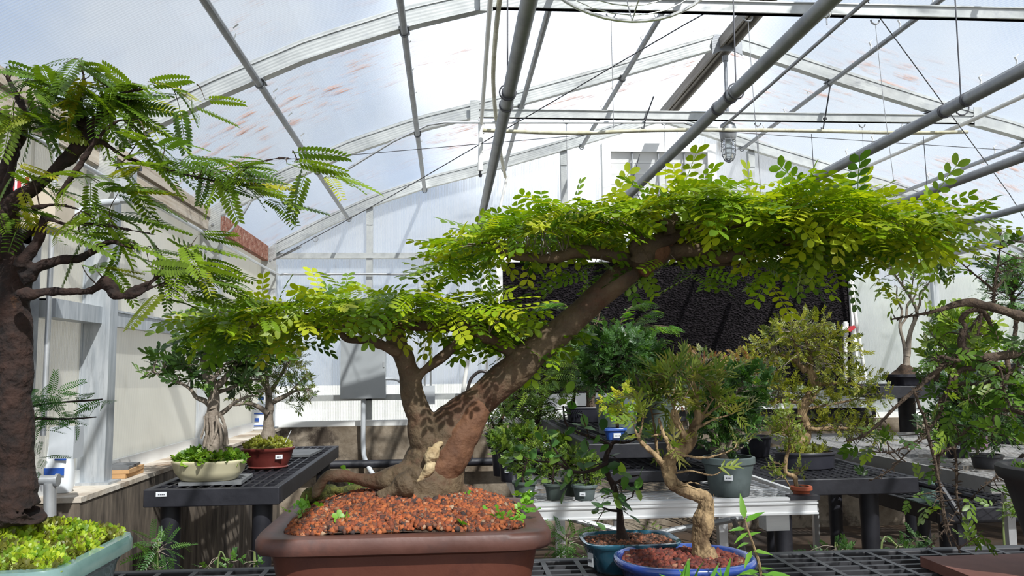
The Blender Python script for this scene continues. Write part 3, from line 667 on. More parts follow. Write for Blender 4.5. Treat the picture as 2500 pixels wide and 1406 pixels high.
for (x, y, L, dx, lb) in [(.80, FY[0], .55, 0, 'first hook under the near tie beam, below the fan'), (1.487, FY[0], .86, .03, 'second hook under the near tie beam, beside the ridge bracket'), (2.14, FY[0], .80, .05, 'third hook under the near tie beam, over the grey slope'),
        (.83, FY[1], .65, 0, 'hook under the far tie beam, left of the shutter'), (1.525, FY[1], .5, 0, 'hook under the far tie beam, in front of the shutter'), (2.20, FY[1], .55, 0, 'hook under the far tie beam, just past the caged lamp'), (2.97, FY[1], .6, 0, 'hook under the far tie beam, nearest its grey end')]:
    t_ = thing('wire_hook', 'small steel '+lb+', with a string', 'hook', (x, y-.05, 2.985), 'hooks with strings')
    MB().torus((x, y-.05, 2.972), .022, .0042, 'Y', 14, 6, PI, 2*PI).build('hook', galvd, t_)
    MB().tube([(x, y-.05, 2.952), (x+dx*.4, y-.05, 2.95-L*.5), (x+dx, y-.05, 2.95-L)], .0018, 4).build('string', wirel, t_)
for lb, P, r in [('dark brace cable rising from the corner turnbuckle toward the ridge', [at(672, 632, 7.3), at(960, 476, 6.3), at(1675, 58, 4.3), at(1890, -60, 3.95)], .0035),
                 ('dark brace cable falling across the grey blue roof slope', [at(2560, 630, 6.8), at(2466, 476, 6.2), at(2116, 0, 4.3), at(2085, -40, 4.1)], .0035),
                 ('thin cross cable running level between the far columns and the lamp', [at(560, 398, 5.5), at(825, 381, 5.5), at(1471, 326, 5.5), at(1620, 316, 5.5), at(1786, 323, 5.5), at(2500, 369, 5.5), at(2600, 376, 5.5)], .0025)]:
    tubething('brace_cable', lb, 'cable', P, r, wire, n=5)
tb = MB().tube([at(668, 634, 7.30), at(705, 617, 7.2), at(735, 602, 7.1)], .009, 8).torus(at(770, 583, 7.05), .022, .004, 'Y', 12, 5)
tag(tb.build('turnbuckle', galvd, None), 'steel turnbuckle tightening the brace cable at the far corner', 'turnbuckle')
# fan
fc = np.array((.453, 1.9, 2.375)); fn = thing('ceiling_fan', 'round steel caged air fan hanging at the top edge of the picture', 'fan', fc)
def fanp(r, a, y):
    t = math.radians(-16); x = r*math.cos(a); z = r*math.sin(a); return fc+(x, y*math.cos(t)-z*math.sin(t)*-1*-1, z*math.cos(t)+y*math.sin(t))
gm = MB(); R0 = .262
gm.tube([fanp(R0, a, 0) for a in np.linspace(0, 2*PI, 49)], .0055, 8, cap=False)
for q in np.linspace(.12, .96, 13): gm.tube([fanp(R0*q, a, -.10*(1-q*q)) for a in np.linspace(0, 2*PI, 41)], .0017, 5, cap=False)
for a in np.arange(12)*PI/6: gm.tube([fanp(R0*q, a+.25*q, -.10*(1-q*q)-.003) for q in np.linspace(.1, 1, 8)], .002, 5)
gm.build('front_guard', fanm, fn)
gm = MB(); gm.tube([fanp(R0, a, .1) for a in np.linspace(0, 2*PI, 49)], .0045, 8, cap=False)
for q in np.linspace(.3, .9, 5): gm.tube([fanp(R0*q, a, .1+.05*(1-q*q)) for a in np.linspace(0, 2*PI, 33)], .0015, 5, cap=False)
for a in np.arange(8)*PI/4: gm.tube([fanp(R0*q, a, .1+.05*(1-q*q)) for q in np.linspace(.1, 1, 5)]+[fanp(R0, a, 0)], .0018, 5)
gm.build('rear_guard', fanm, fn)
MB().tube([fanp(.0, 0, .02), fanp(0, 0, .2)], .055, 20).build('motor', greyp, fn)
for k in range(3):
    a = k*2*PI/3+.4; V = []
    for q, w, tw in ((.05, .03, .03), (.12, .07, .028), (.22, .085, .015)):
        V += [fanp(q, a-w/q*.5, .05-tw), fanp(q, a+w/q*.5, .05+tw), fanp(q, a+w/q*.5, .053+tw), fanp(q, a-w/q*.5, .053-tw)]
    MB().add(V, [(3, 2, 1, 0), (8, 9, 10, 11)]+[(4*i+j, 4*i+(j+1) % 4, 4*i+4+(j+1) % 4, 4*i+4+j) for i in range(2) for j in range(4)]).build('blade', alum, fn)
MB().tube([fanp(0, 0, .15), fc+(0, .16, .3), fc+(0, .16, roofz(.453)-fc[2]+.02)], .012, 8).build('hanging_rod', galvd, fn)
# caged lamp
lx, ly = 2.0, FY[1]; lm = thing('caged_lamp', 'jar lamp in a wire cage hanging on a conduit from the ridge', 'lamp', (lx, ly, 3.47))
MB().tube([(lx, ly, 3.48), (lx, ly, 3.44)], .022, 12).tube([(lx, ly, 3.45), (lx, ly, 2.98)], .0125, 10).build('stem', galvd, lm)
MB().loft([(.028, .028, .06), (.05, .05, .045), (.062, .062, .0), (.055, .055, -.06), (.047, .047, -.07)], (lx, ly, 2.93), 20, cap1=True).build('housing', galvd, lm)
MB().loft([(.036, .036, 0), (.040, .040, -.04), (.040, .040, -.11), (.028, .028, -.15), (.006, .006, -.165)], (lx, ly, 2.87), 18, cap1=True).build('glass_jar', GLASS, lm)
cg = MB()
for z, R in ((2.855, .052), (2.82, .052), (2.785, .052), (2.75, .047), (2.72, .034)): cg.torus((lx, ly, z), R, .0026, 'Z', 24, 5)
for k in range(8):
    a = k*PI/4; cg.tube([(lx+r*math.cos(a), ly+r*math.sin(a), z) for r, z in ((.052, 2.87), (.052, 2.78), (.046, 2.745), (.03, 2.712), (.002, 2.695))], .0026, 5)
cg.build('cage', galvd, lm)
gb = thing('globe_lamp', 'small white glass lamp at the top edge near the second tie beam hook', 'lamp', (1.86, 3.78, 3.15))
MB().tube([(1.86, 3.78, 3.35), (1.86, 3.78, 3.0)], .010, 8).build('stem', zinc, gb)
MB().loft([(.018, .018, .09), (.026, .026, .075), (.026, .026, .06), (.0255, .0255, 0), (.016, .016, -.016), (.004, .004, -.022)], (1.86, 3.78, 2.97), 18, cap1=True).build('globe', GLOBE, gb)
MB().tube([(1.86, 3.78, 2.95), (1.86, 3.78, 2.915)], .004, 6).build('finial', zinc, gb)
# conduits and pvc
tubething('electrical_conduit', 'straight dark conduit running along the ridge side to the caged lamp', 'conduit', [(1.93, .5, 2.925), (1.93, 5.6, 2.925)], .010, galvd)
tubething('electrical_conduit', 'grey conduit following the far tie beam to the caged lamp', 'conduit', [at(850, 412, 5.56), at(960, 345, 5.56), at(1045, 305, 5.56), at(1085, 299, 5.56), at(1400, 299, 5.55), at(1670, 299, 5.55), at(1700, 310, 5.55), at(1752, 312, 5.58)], .0085, zinc)
wc = cr([(-1.50, 2.3, 2.11), (-1.50, 5.0, 2.11), (-1.50, 7.25, 2.11), (-1.44, 7.40, 2.11), (-1.3, 7.41, 2.11), (-.70, 7.41, 2.11), (-.32, 7.41, 2.11), (-.22, 7.41, 2.16), (-.16, 7.41, 2.25), (-.05, 7.41, 2.29), (.3, 7.41, 2.285)], 5)
tubething('electrical_conduit', 'long silver conduit along the side wall eave, turning onto the far wall', 'conduit', wc, .010, zinc)
tubething('electrical_conduit', 'bent silver conduit looping from the side wall up to the middle rafter', 'conduit', cr([at(370, 470, 5.0), at(480, 548, 5.5), at(530, 580, 5.5), at(558, 568, 5.5), at(585, 535, 5.5), at(612, 492, 5.5)], 6), .009, zinc)
tubething('electrical_conduit', 'pale bent conduit stub beside the nearest column bracket', 'conduit', cr([at(130, 530, 3.5), at(180, 525, 3.5), at(225, 500, 3.55), at(285, 492, 3.7)], 5), .016, greybox)
tubething('water_pipe', 'white pvc pipe running away under the tie beam ends', 'pipe', [(.20, 1.9, 2.945), (.20, 3.6, 2.95), (.235, 5.55, 2.94)], .0125, pvc)
tubething('water_pipe', 'yellowed sagging pvc pipe beside the white one overhead', 'pipe', cr([(.25, 3.5, 3.0), (.255, 4.2, 2.985), (.29, 5.0, 2.97), (.42, 6.4, 2.97), (.52, 7.28, 2.97)], 6), .013, pvcy)
dn = thing('mist_nozzle_pipe', 'short white pvc drop ending in a black nozzle below the tie beam end', 'pipe', (.235, 5.57, 2.95))
MB().tube([(.235, 5.57, 2.95), (.225, 5.55, 2.62)], .0165, 12).tube([(.235, 5.57, 2.96), (.235, 5.57, 2.87)], .021, 12).tube([(.226, 5.55, 2.66), (.225, 5.55, 2.605)], .020, 12).build('pipe', pvc, dn)
MB().tube([(.225, 5.55, 2.60), (.225, 5.55, 2.575)], [.008, .008], 8).tube([(.225, 5.55, 2.578), (.225, 5.55, 2.56)], [.014, .010], 8).build('nozzle', blackpl, dn)
tubething('water_pipe', 'cream pvc pipe sagging just under the far tie beam', 'pipe', cr([at(1178, 318, 5.5), at(1400, 325, 5.5), at(1600, 318, 5.5), at(1900, 318, 5.5), at(2200, 324, 5.5), at(2362, 322, 5.5)], 5), .013, pvcy)
tubething('water_pipe', 'white pvc pipe running under the grey slope and down to the cooling pad', 'pipe', [(3.73, 2.6, 2.96), (3.66, 5.5, 2.95), (3.64, 7.26, 2.98), (3.64, 7.28, 2.96), (3.645, 7.28, 2.3), (3.76, 7.26, 1.2), (3.79, 7.26, .80)], .0155, pvc)
tubething('water_pipe', 'slanting white pvc pipe leaning down the far wall beside the hose', 'pipe', [at(1238, 430, 7.3), at(1200, 600, 7.3), at(1163, 770, 7.3), at(1141, 880, 7.3)], .0135, pvc)
tubething('water_pipe', 'thicker lower length of the leaning pvc pipe by the black hose', 'pipe', [at(1142, 878, 7.3), at(1124, 1000, 7.3)], .019, pvc)
tubething('water_pipe', 'short upright pvc pipe tight beside the cooling pad frame', 'pipe', [(.345, 7.38, 2.25), (.345, 7.38, .84)], .012, pvc)
tubething('water_pipe', 'low level white pvc pipe along the foot of the far panels', 'pipe', [at(1030, 1012, 7.35), at(1120, 1014, 7.35)], .012, pvc)
tubething('garden_hose', 'dark hose arching beside the leaning white pipe', 'hose', cr([at(1136, 990, 7.34), at(1142, 950, 7.34), at(1152, 922, 7.34), at(1175, 906, 7.34), at(1198, 918, 7.34), at(1212, 950, 7.34)], 6), .015, hose)
tubething('drain_pipe', 'black drain pipe running along the stained concrete base', 'pipe', [(-1.40, 7.28, .455), (.9, 7.28, .455)], .036, blackpl)
yt = thing('hose_valve', 'black valve with a yellow handle above the black drain pipe', 'valve', at(1145, 1120, 7.28))
MB().tube([at(1146, 1125, 7.27), at(1146, 1092, 7.27)], .028, 12).build('body', blackpl, yt); MB().beam(at(1143, 1088, 7.25), at(1150, 1060, 7.25), .02, .01).build('handle', pmat('yellow handle', (.7, .55, .08)), yt)
vv = thing('valve', 'white pvc valve with a red handle on the pad frame', 'valve', at(2064, 805, 7.26))
MB().tube([at(2064, 785, 7.27), at(2064, 960, 7.27)], .018, 12).tube([at(2064, 788, 7.27), at(2064, 818, 7.27)], .027, 12).tube([at(2054, 803, 7.27), at(2074, 803, 7.27)], .022, 12).build('body', pvc, vv)
MB().beam(at(2073, 803, 7.24), at(2077, 803, 7.24), .05, .05).beam(at(2076, 800, 7.22), at(2080, 806, 7.22), .03, .075).build('handle', redm, vv, smooth=0)
# far wall electrics
cb = thing('electrical_cabinet', 'plain grey electrical cabinet on the far wall', 'cabinet', (-.735, YE-.07, 1.01))
MB().box((-.925, YE-.21, 1.015), (-.545, YE-.07, 1.575)).build('body', greyp, cb, smooth=0); MB().box((-.928, YE-.222, 1.012), (-.542, YE-.212, 1.580)).build('door', greyp, cb, smooth=0)
MB().box((-.925, YE-.225, 1.582), (-.545, YE-.07, 1.59)).build('drip_edge', blackpl, cb, smooth=0); MB().box((-.56, YE-.232, 1.28), (-.55, YE-.223, 1.33)).build('latch', zinc, cb, smooth=0)
tubething('electrical_conduit', 'fat grey conduit elbowing down from the grey cabinet over the concrete', 'conduit', cr([(-.735, 7.33, 1.01), (-.735, 7.33, .8), (-.735, 7.35, .60), (-.72, 7.33, .50), (-.66, 7.24, .40), (-.6, 7.21, .33), (-.55, 7.2, .24)], 5), .021, greybox)
jb = thing('junction_box', 'small cast grey junction box between the bonsai trunks', 'electrical box', at(1043, 965, 7.38))
c0 = at(1043, 964, 7.37); MB().box(c0-(.062, .04, .075), c0+(.062, .04, .075)).box(c0-(.068, .05, .081), c0+(.068, -.041, .081)).build('body', greybox, jb, smooth=0)
MB().tube([c0+(-.022, 0, .075), c0+(-.022, 0, .6), c0+(-.022, 0, 1.2)], .009, 8).tube(cr([c0+(.03, 0, .075), c0+(.03, 0, .6), c0+(.03, 0, 1.10), c0+(.05, 0, 1.20), c0+(.12, 0, 1.26)], 5), .009, 8).build('conduit', zinc, jb)
MB().tube([c0+(0, 0, -.07), c0+(0, 0, -.16)], .016, 8).build('stub', greybox, jb)
tubething('electrical_conduit', 'short curved conduit between the grey cabinet and the junction box', 'conduit', cr([at(941, 925, 7.36), at(968, 927, 7.36), at(985, 942, 7.36), at(996, 962, 7.36)], 5), .012, greybox)
# near side wall
tubething('electrical_conduit', 'upright conduit beside the door frame, ending in the grey box', 'conduit', [(-1.53, 3.30, 1.02), (-1.53, 3.30, 2.2)], .010, zinc)
eb = thing('outlet_box', 'pale grey outlet box at the foot of the door frame conduit', 'electrical box', at(160, 1080, 3.3))
c0 = at(162, 1079, 3.30); MB().box(c0-(.045, .04, .058), c0+(.02, .04, .058)).build('body', greybox, eb, smooth=0); MB().box(c0+(.021, -.043, -.06), c0+(.045, .043, .06)).build('cover', greybox, eb, smooth=0); MB().tube([c0+(-.01, 0, .058), c0+(-.01, 0, .085)], .018, 10).build('connector', zinc, eb)
bagt = thing('supply_bag', 'white bag with blue print slumped on the ledge behind the outlet box', 'bag', (-1.62, 3.62, .767))
MB().loft([(.05, .03, 0), (.058, .042, .03), (.056, .04, .10), (.05, .03, .17), (.052, .008, .215)], (-1.60, 3.60, .767), 24, 3, cap1=True).build('bag', jugm, bagt)
MB().box((-1.64, 3.553, .84), (-1.56, 3.556, .87)).box((-1.60, 3.555, .90), (-1.555, 3.56, .99)).box((-1.63, 3.548, .79), (-1.60, 3.551, .82)).build('print', bluem, bagt, smooth=0)
sv = thing('pipe_stub', 'shiny steel pipe stub behind the celadon pot trunk', 'pipe', at(115, 1210, 3.3))
MB().tube([at(88, 1172, 3.3), at(142, 1172, 3.3)], .018, 16).tube([at(86, 1172, 3.3), at(93, 1172, 3.3)], .03, 16).tube([at(136, 1172, 3.3), at(143, 1172, 3.3)], .024, 16).build('spool', zinc, sv); MB().tube([at(122, 1180, 3.3), at(122, 1260, 3.3)], .022, 12).build('post', zinc, sv)
cc = thing('control_cabinet', 'beige control cabinet high up by the door behind the dark trunk', 'cabinet', at(100, 560, 3.0))
a_ = at(45, 470, 3.05); b_ = at(165, 566, 3.05); MB().box((a_[0], 2.95, b_[2]), (b_[0], 3.10, a_[2])).build('body', pmat('beige enamel', (.5, .43, .33), (.58, .5, .4)), cc, smooth=0)
sg = thing('striped_notice', 'white notice with red stripes above the beige cabinet', 'sign', at(40, 490, 2.9))
a_ = at(-5, 425, 2.9); b_ = at(72, 490, 2.9); MB().box((a_[0], 2.90, b_[2]), (b_[0], 2.91, a_[2])).build('board', tagw, sg, smooth=0)
m2 = MB()
for q in (.25, .42, .62, .86): x = a_[0]+(b_[0]-a_[0])*q; m2.box((x, 2.896, b_[2]+.01), (x+.012, 2.899, a_[2]-.01))
m2.build('red_stripe', redm, sg, smooth=0)
cbk = thing('cable_bracket', 'grey steel cable bracket bolted to the nearest column', 'bracket', at(300, 450, 3.75))
a_ = at(283, 400, 3.75); b_ = at(322, 492, 3.75); MB().box((a_[0], 3.74, b_[2]), (b_[0], 3.80, a_[2])).build('plate', colm, cbk, smooth=0); MB().tube([at(315, 410, 3.72), at(345, 412, 3.72)], .012, 8).build('eye_bolt', wire, cbk)
# things on the ledge
for k, (z0, z1, m_, lb, dx) in enumerate([(.767, .787, brickm, 'tan brick slab at the bottom of the small ledge stack', 0), (.788, .806, brickm, 'tan brick slab in the middle of the small ledge stack', .008), (.807, .818, slatem, 'slate tile on top of the small ledge stack', -.004)]):
    o = MB().box((-1.60+dx, 4.02, z0), (-1.49+dx, 4.25, z1), rot=.06*k).build('slab', m_, None, smooth=0); tag(o, lb, 'slab', 'slabs stacked on the ledge')
jg = thing('plastic_jug', 'white plastic jug with blue print in the far corner', 'jug', (-1.57, 7.16, .767))
MB().loft([(.06, .05, 0), (.072, .06, .01), (.072, .06, .16), (.05, .045, .21), (.02, .02, .235), (.02, .02, .255)], (-1.57, 7.16, .767), 24, 3, cap1=True).build('body', jugm, jg)
MB().loft([(.024, .024, 0), (.024, .024, .025)], (-1.57, 7.16, 1.018), 14, cap1=True).build('cap', bluem, jg); MB().box((-1.61, 7.094, .80), (-1.53, 7.098, .81)).box((-1.61, 7.094, .90), (-1.53, 7.098, .91)).box((-1.605, 7.094, .84), (-1.57, 7.098, .87)).build('print', bluem, jg, smooth=0)

for lb, x0, x1 in (('nearer the shutter', 1592, 1578), ('nearer the beam end', 2023, 2016)):
    o = MB().beam(at(x0+4, 235 if x0 < 2000 else 208, 5.5), at(x1-2, 290, 5.53), .009, .003, (0, 1, 0)).beam(at(x1-2, 290, 5.53), at(x1-8, 322, 5.53), .009, .004, (0, 1, 0)).beam(at(x1-8, 322, 5.53), at(x1-11, 312, 5.60), .009, .004, (0, 1, 0)).box(at(x1-2, 290, 5.52)-(.01, .01, .008), at(x1-2, 290, 5.52)+(.01, .01, .008)).build('cable_tie', blackpl, None, smooth=0)
    tag(o, 'black cable tie on the far tie beam, '+lb, 'cable tie', 'cable ties on the far tie beam')
hv = []; hn = np.random.default_rng(5); gx_ = np.linspace(6.0, 30, 70); gz_ = np.linspace(0, 1, 8)
for k_, yy in enumerate((14.0, 15.6)):
    for a_ in gx_:
        top = 2.5+.35*math.sin(a_*.9)+.2*math.sin(a_*2.7)
        for q_ in gz_: hv.append((a_, yy+(.35*math.sin(a_*3+q_*5)+hn.normal(0, .12))*(1 if k_ == 0 else -1)*(-1)+(.5*q_**3 if k_ == 0 else -.5*q_**3), ZF+q_*(top-ZF)))
hf_ = [(i*8+j, (i+1)*8+j, (i+1)*8+j+1, i*8+j+1) for i in range(69) for j in range(7)]; hf_ += [tuple(560+v for v in f[::-1]) for f in hf_]; hf_ += [(i*8+7, (i+1)*8+7, 560+(i+1)*8+7, 560+i*8+7) for i in range(69)]
tag(MB().add(hv, hf_).build('hedge', outh, None, smooth=80), 'dull green hedge showing faintly through the gable panels', 'hedge', None, 'stuff')
# ================================================================== BENCHES
def plastic_bench(label, x0, x1, y0, y1, z, zl, cx=.045, cy=.09, th=.075, r=.045, group='black plastic benches', mat=None, legs=None, bar=.011, fr=.03, depth=.022, name='plastic_bench'):
    mat = mat or blackpl
    t_ = thing(name, label, 'bench', ((x0+x1)/2, (y0+y1)/2, zl), group)
    mb = MB(); nx = max(1, round((x1-x0-2*fr)/cx)); ny = max(1, round((y1-y0-2*fr)/cy))
    for i in range(1, nx): x = x0+fr+(x1-x0-2*fr)*i/nx; mb.box((x-bar/2, y0+fr, z-depth), (x+bar/2, y1-fr, z))
    for i in range(1, ny): y = y0+fr+(y1-y0-2*fr)*i/ny; mb.box((x0+fr, y-bar/2, z-depth), (x1-fr, y+bar/2, z-.0008))
    mb.build('grid_top', mat, t_, smooth=0)
    f = MB()
    for a, b_ in (((x0, y0), (x1, y0+fr)), ((x0, y1-fr), (x1, y1)), ((x0, y0+fr), (x0+fr, y1-fr)), ((x1-fr, y0+fr), (x1, y1-fr))): f.box((a[0], a[1], z-th), (b_[0], b_[1], z+.001))
    o = f.build('frame', mat, t_, smooth=0); bv = o.modifiers.new('bevel', 'BEVEL'); bv.width = .004; bv.segments = 2
    for (lx_, ly_) in legs if legs is not None else [(x, y) for x in (x0+.09, x1-.09) for y in (y0+.09, y1-.09)]:
        MB().tube([(lx_, ly_, zl), (lx_, ly_, z-depth-.002)], [r*.85, r], 18).build('leg', mat, t_)
    return t_
plastic_bench('large black plastic grid bench under the foreground bonsai pots', -1.9, 2.3, .9, 2.235, .75, ZF, cx=.088, cy=.047, th=.06, name='plastic_bench', bar=.013, mat=greypl, legs=[(-1.7, 1.1), (-1.7, 2.0), (2.1, 1.1), (2.1, 2.0)])
tg = plastic_bench('black plastic grid bench beside the ledge carrying cream and red pots', -1.31, -.735, 3.74, 5.72, .75, ZF, cx=.045, cy=.115)
st_ = at(393, 1207, 3.735); sticker(tg, (st_[0], 3.738, st_[2]), .045, .02).name = 'label_tag'
plastic_bench('black plastic grid bench between the two aluminium benches under the oval tray', 1.44, 2.24, 3.86, 5.4, .715, ZF, cx=.05, cy=.045, legs=[(1.62, 4.0), (2.06, 4.0), (1.62, 5.25), (2.06, 5.25)])
plastic_bench('low black plastic bench under the dull aluminium bench, green folder on it', 2.42, 3.3, 4.0, 5.6, .54, ZF, cx=.05, cy=.045, legs=[(2.55, 4.15), (3.15, 4.15), (2.55, 5.4), (3.15, 5.4)])
plastic_bench('black plastic bench by the far wall carrying the grey stemmed sapling', 3.22, 5.2, 6.0, 6.9, 1.09, ZF, legs=[(3.85, 6.15), (4.9, 6.15), (3.85, 6.75), (4.9, 6.75)], r=.07, th=.09)
plastic_bench('upper black plastic riser standing on the aluminium bench below the large pots', .56, 1.07, 3.35, 5.0, .945, .842, cx=.045, cy=.05, th=.06, legs=[(.68, 3.45), (.95, 3.45), (.68, 4.85), (.95, 4.85)])
plastic_bench('lower black plastic riser just above the aluminium bench mesh', .64, 1.12, 3.30, 4.8, .84, .753, cx=.045, cy=.05, th=.045, legs=[(.76, 3.42), (1.0, 3.42), (.76, 4.7), (1.0, 4.7)], depth=.015)
def mesh_bench(label, x0, x1, y0, y1, z, mat, rim, legs, cell=(.036, .021)):
    t_ = thing('aluminium_bench', label, 'bench', ((x0+x1)/2, (y0+y1)/2, ZF), 'aluminium mesh benches')
    nx = int((x1-x0)/cell[0]); ny = int((y1-y0)/cell[1]); V = []; F = []
    xs = np.linspace(x0+.01, x1-.01, nx+1); w = .0010
    for j in range(ny):
        yb = y0+.01+(y1-y0-.02)*(j+.5)/ny; s_ = 1 if j % 2 else -1
        yy = yb+np.where(np.arange(nx+1) % 2 == 0, 1, -1)*s_*cell[1]*.5; k = len(V)
        V += [(x, y-w, z) for x, y in zip(xs, yy)]+[(x, y+w, z+.0015) for x, y in zip(xs, yy)]
        F += [(k+i, k+i+1, k+nx+2+i, k+nx+1+i) for i in range(nx)]
    MB().add(V, F).build('mesh_top', rim, t_, smooth=0)
    f = MB()
    for a, b_ in (((x0-.02, y0-.02), (x1+.02, y0)), ((x0-.02, y1), (x1+.02, y1+.02)), ((x0-.02, y0), (x0, y1)), ((x1, y0), (x1+.02, y1))):
        f.box((a[0], a[1], z-.05), (b_[0], b_[1], z+.012))
    f.box((x0-.022, y0-.026, z-.012), (x1+.022, y0-.02, z-.006)).box((x0-.022, y0-.026, z+.002), (x1+.022, y0-.02, z+.012)).box((x0-.022, y0-.026, z-.05), (x1+.022, y0-.02, z-.043))
    f.build('rim', mat, t_, smooth=0)
    for y in np.linspace(y0+.3, y1-.3, 4): MB().box((x0, y-.02, z-.045), (x1, y+.02, z-.004)).build('cross_member', mat, t_, smooth=0)
    for (lx_, ly_) in legs: MB().box((lx_-.018, ly_-.018, ZF), (lx_+.018, ly_+.018, z-.051)).build('leg', zinc, t_, smooth=0)
    return t_
ab = mesh_bench('bright aluminium bench with expanded mesh top in the middle, crowded with pots', .30, 1.355, 3.08, 6.0, .75, alum, wirel, [(.45, 3.4), (1.12, 3.4), (.45, 5.6), (1.12, 5.6)])
MB().tube([at(1330, 1252, 3.35), at(1505, 1293, 3.3), at(1560, 1306, 3.3)], .012, 8).tube([at(1590, 1303, 3.35), at(1860, 1256, 3.3)], .012, 8).build('brace', zinc, ab)
MB().box((1.20, 3.12, .63), (1.29, 3.2, .70)).build('bracket', alum, ab, smooth=0); MB().tube([at(1790, 1262, 3.3), at(1812, 1330, 3.4), at(1822, 1380, 3.5)], .012, 8).build('brace', galvd, ab)
MB().box((1.27, 3.05, .752), (1.382, 3.10, .768)).build('corner_cap', blackpl, ab, smooth=0)
rbn = mesh_bench('dull grey aluminium bench beyond the black one, partly behind the tall black pot', 2.33, 3.6, 3.45, 5.85, .75, alumd, alumd, [(2.5, 3.6), (3.4, 3.6), (2.5, 5.6), (3.4, 5.6)])
MB().tube([at(2035, 1122, 4.6), at(2200, 1170, 4.0), at(2425, 1225, 3.5)], .014, 8).tube([at(2290, 1178, 3.55), at(2405, 1350, 3.35)], .014, 8).build('brace', blackpl, rbn)
tag(MB().box((-1.2, 3.84, .751), (-.93, 4.12, .765), rot=.05).build('slab', slatem, None, smooth=0), 'dark slate slab directly under the cream pot', 'slab', 'slate slabs on the bench')
tag(MB().box((-1.02, 5.0, .751), (-.80, 5.35, .765), rot=-.05).build('slab', slatem, None, smooth=0), 'empty slate slab at the far end of the bench beside the ledge', 'slab', 'slate slabs on the bench')
tag(MB().box((1.17, 1.35, .751), (1.75, 2.03, .775)).build('clay_tile', brownt, None, smooth=0), 'flat brown clay tile under the tall black pot', 'tile')
fo = thing('green_folder', 'open dark green card folder lying on the low black bench', 'folder', at(2265, 1240, 4.25)*(1, 1, 0)+(0, 0, .541))
q = at(2268, 1235, 4.25); MB().box((q[0]-.1, 4.18, .541), (q[0]+.04, 4.30, .547)).build('cover', flatg, fo, smooth=0); MB().box((q[0]-.02, 4.295, .549), (q[0]+.08, 4.305, .63), rot=.35).build('back_cover', flatg, fo, smooth=0)

# ================================================================== PLANTS
G1, G2, G3, G4 = (.13, .25, .012), (.24, .37, .012), (.40, .47, .014), (.055, .13, .012)     # mid, bright, lime, deep
YG = (.50, .52, .03)
T_RAIN = [pinnate(.088, 6, .0190, .0112, droop=d, grow=-.5, ang=1.2) for d in (.0, .10, .22)]+[pinnate(.066, 5, .0170, .0105, droop=.2, grow=-.5, ang=1.25)]
T_TAM = [pinnate(.085, 13, .0165, .0066, droop=d, grow=.35, ang=1.25) for d in (.08, .25, .45)]
def place_plant(name, label, Y, px, py, cat='bonsai', group=None, z=None):
    p = at(px, py, Y) if z is None else np.array((*at(px, py, Y)[:2], z)); return thing(name, label, cat, p, group)

# ---- the main rain tree bonsai
mb_ = thing('potted_bonsai', 'large leaning rain tree bonsai with two flat foliage tiers in a brown rectangular pot', 'bonsai', (-.085, 1.86, .751))
pc = (-.085, 1.85, .751); hx, hy, H = .287, .235, .185
mb = MB(); rr = []
for a, z, e in [(.80, 0, 7), (.83, .004, 7), (.895, .10, 7), (.925, .146, 7)]: rr.append((hx*a, hy*a*.99, z, e))
for dx, z in [(-.012, .150), (.0, .154), (.003, .162), (.003, .176), (-.002, .184), (-.010, H), (-.044, H-.001), (-.048, H-.006), (-.050, H-.03)]: rr.append((hx+dx, hy+dx, z, 9))
mb.loft(rr[:5], pc, 72, 7, cap0=True); mb.build('pot', brownpot, mb_, smooth=50)
MB().loft(rr[4:], pc, 72, 9, cap0=False).build('pot_rim', brownrim, mb_, smooth=50)
for (x, y) in ((-.19, -.15), (.19, -.15)): pass
hf = lambda x, y: .002+.062*max(0, 1-(x/.255)**2)*max(0, 1-((y-.03)/.235)**2)+.004*math.sin(x*37)*math.sin(y*31+1)
soilbed('soil', hf, hx-.047, hy-.047, (pc[0], pc[1], pc[2]+H-.010), soilm, mb_, 8, 56, 12)
granules('pumice_topdressing', hf, hx-.049, hy-.049, (pc[0], pc[1], pc[2]+H-.009), .0082, 11500, [(.30, .075, .022), (.36, .11, .035), (.20, .05, .02), (.045, .03, .028), (.10, .04, .025), (.33, .22, .14)], mb_, 8, [.27, .2, .2, .16, .13, .04])
Ym = 1.87; sk = []; tb_ = MB()
limb(tb_, [(1030, 1215, 95, 1.87), (1048, 1160, 80, 1.87), (1072, 1105, 66, 1.87), (1092, 1062, 60), (1130, 1010, 46), (1190, 960, 40), (1262, 900, 41), (1340, 830, 35), (1430, 752, 32), (1510, 680, 33), (1575, 628, 36)], Ym, n=20, wob=.035, k=9, seed=3)
limb(tb_, [(1062, 1120, 40), (1045, 1070, 42), (1020, 1010, 33), (1003, 940, 27), (990, 880, 25), (968, 835, 22), (955, 805, 18), (940, 780, 14, 1.89)], Ym-.01, n=18, wob=.04, seed=4)
limb(tb_, [(1040, 1180, 62), (985, 1165, 38), (930, 1172, 22), (880, 1172, 15), (830, 1160, 14), (795, 1168, 13), (778, 1190, 12), (772, 1215, 12)], Ym-.03, n=14, wob=.09, seed=5)
limb(tb_, [(1000, 1180, 30), (960, 1200, 20), (925, 1215, 14)], Ym-.08, n=12, seed=6)
limb(tb_, [(1075, 1170, 45), (1110, 1185, 25), (1140, 1205, 12)], Ym+.0, n=12, seed=7)
limb(tb_, [(1300, 865, 26), (1275, 868, 20), (1235, 848, 17), (1190, 826, 15), (1140, 800, 14), (1080, 795, 14), (1010, 797, 12), (930, 795, 10), (870, 786, 9), (825, 796, 7), (770, 806, 5), (690, 800, 4), (620, 800, 3)], Ym, n=12, skel=sk, seed=8)
limb(tb_, [(978, 862, 16), (940, 845, 13), (895, 831, 11), (850, 830, 9), (835, 812, 8), (850, 792, 7), (880, 786, 5)], Ym-.03, n=10, skel=sk, seed=9)
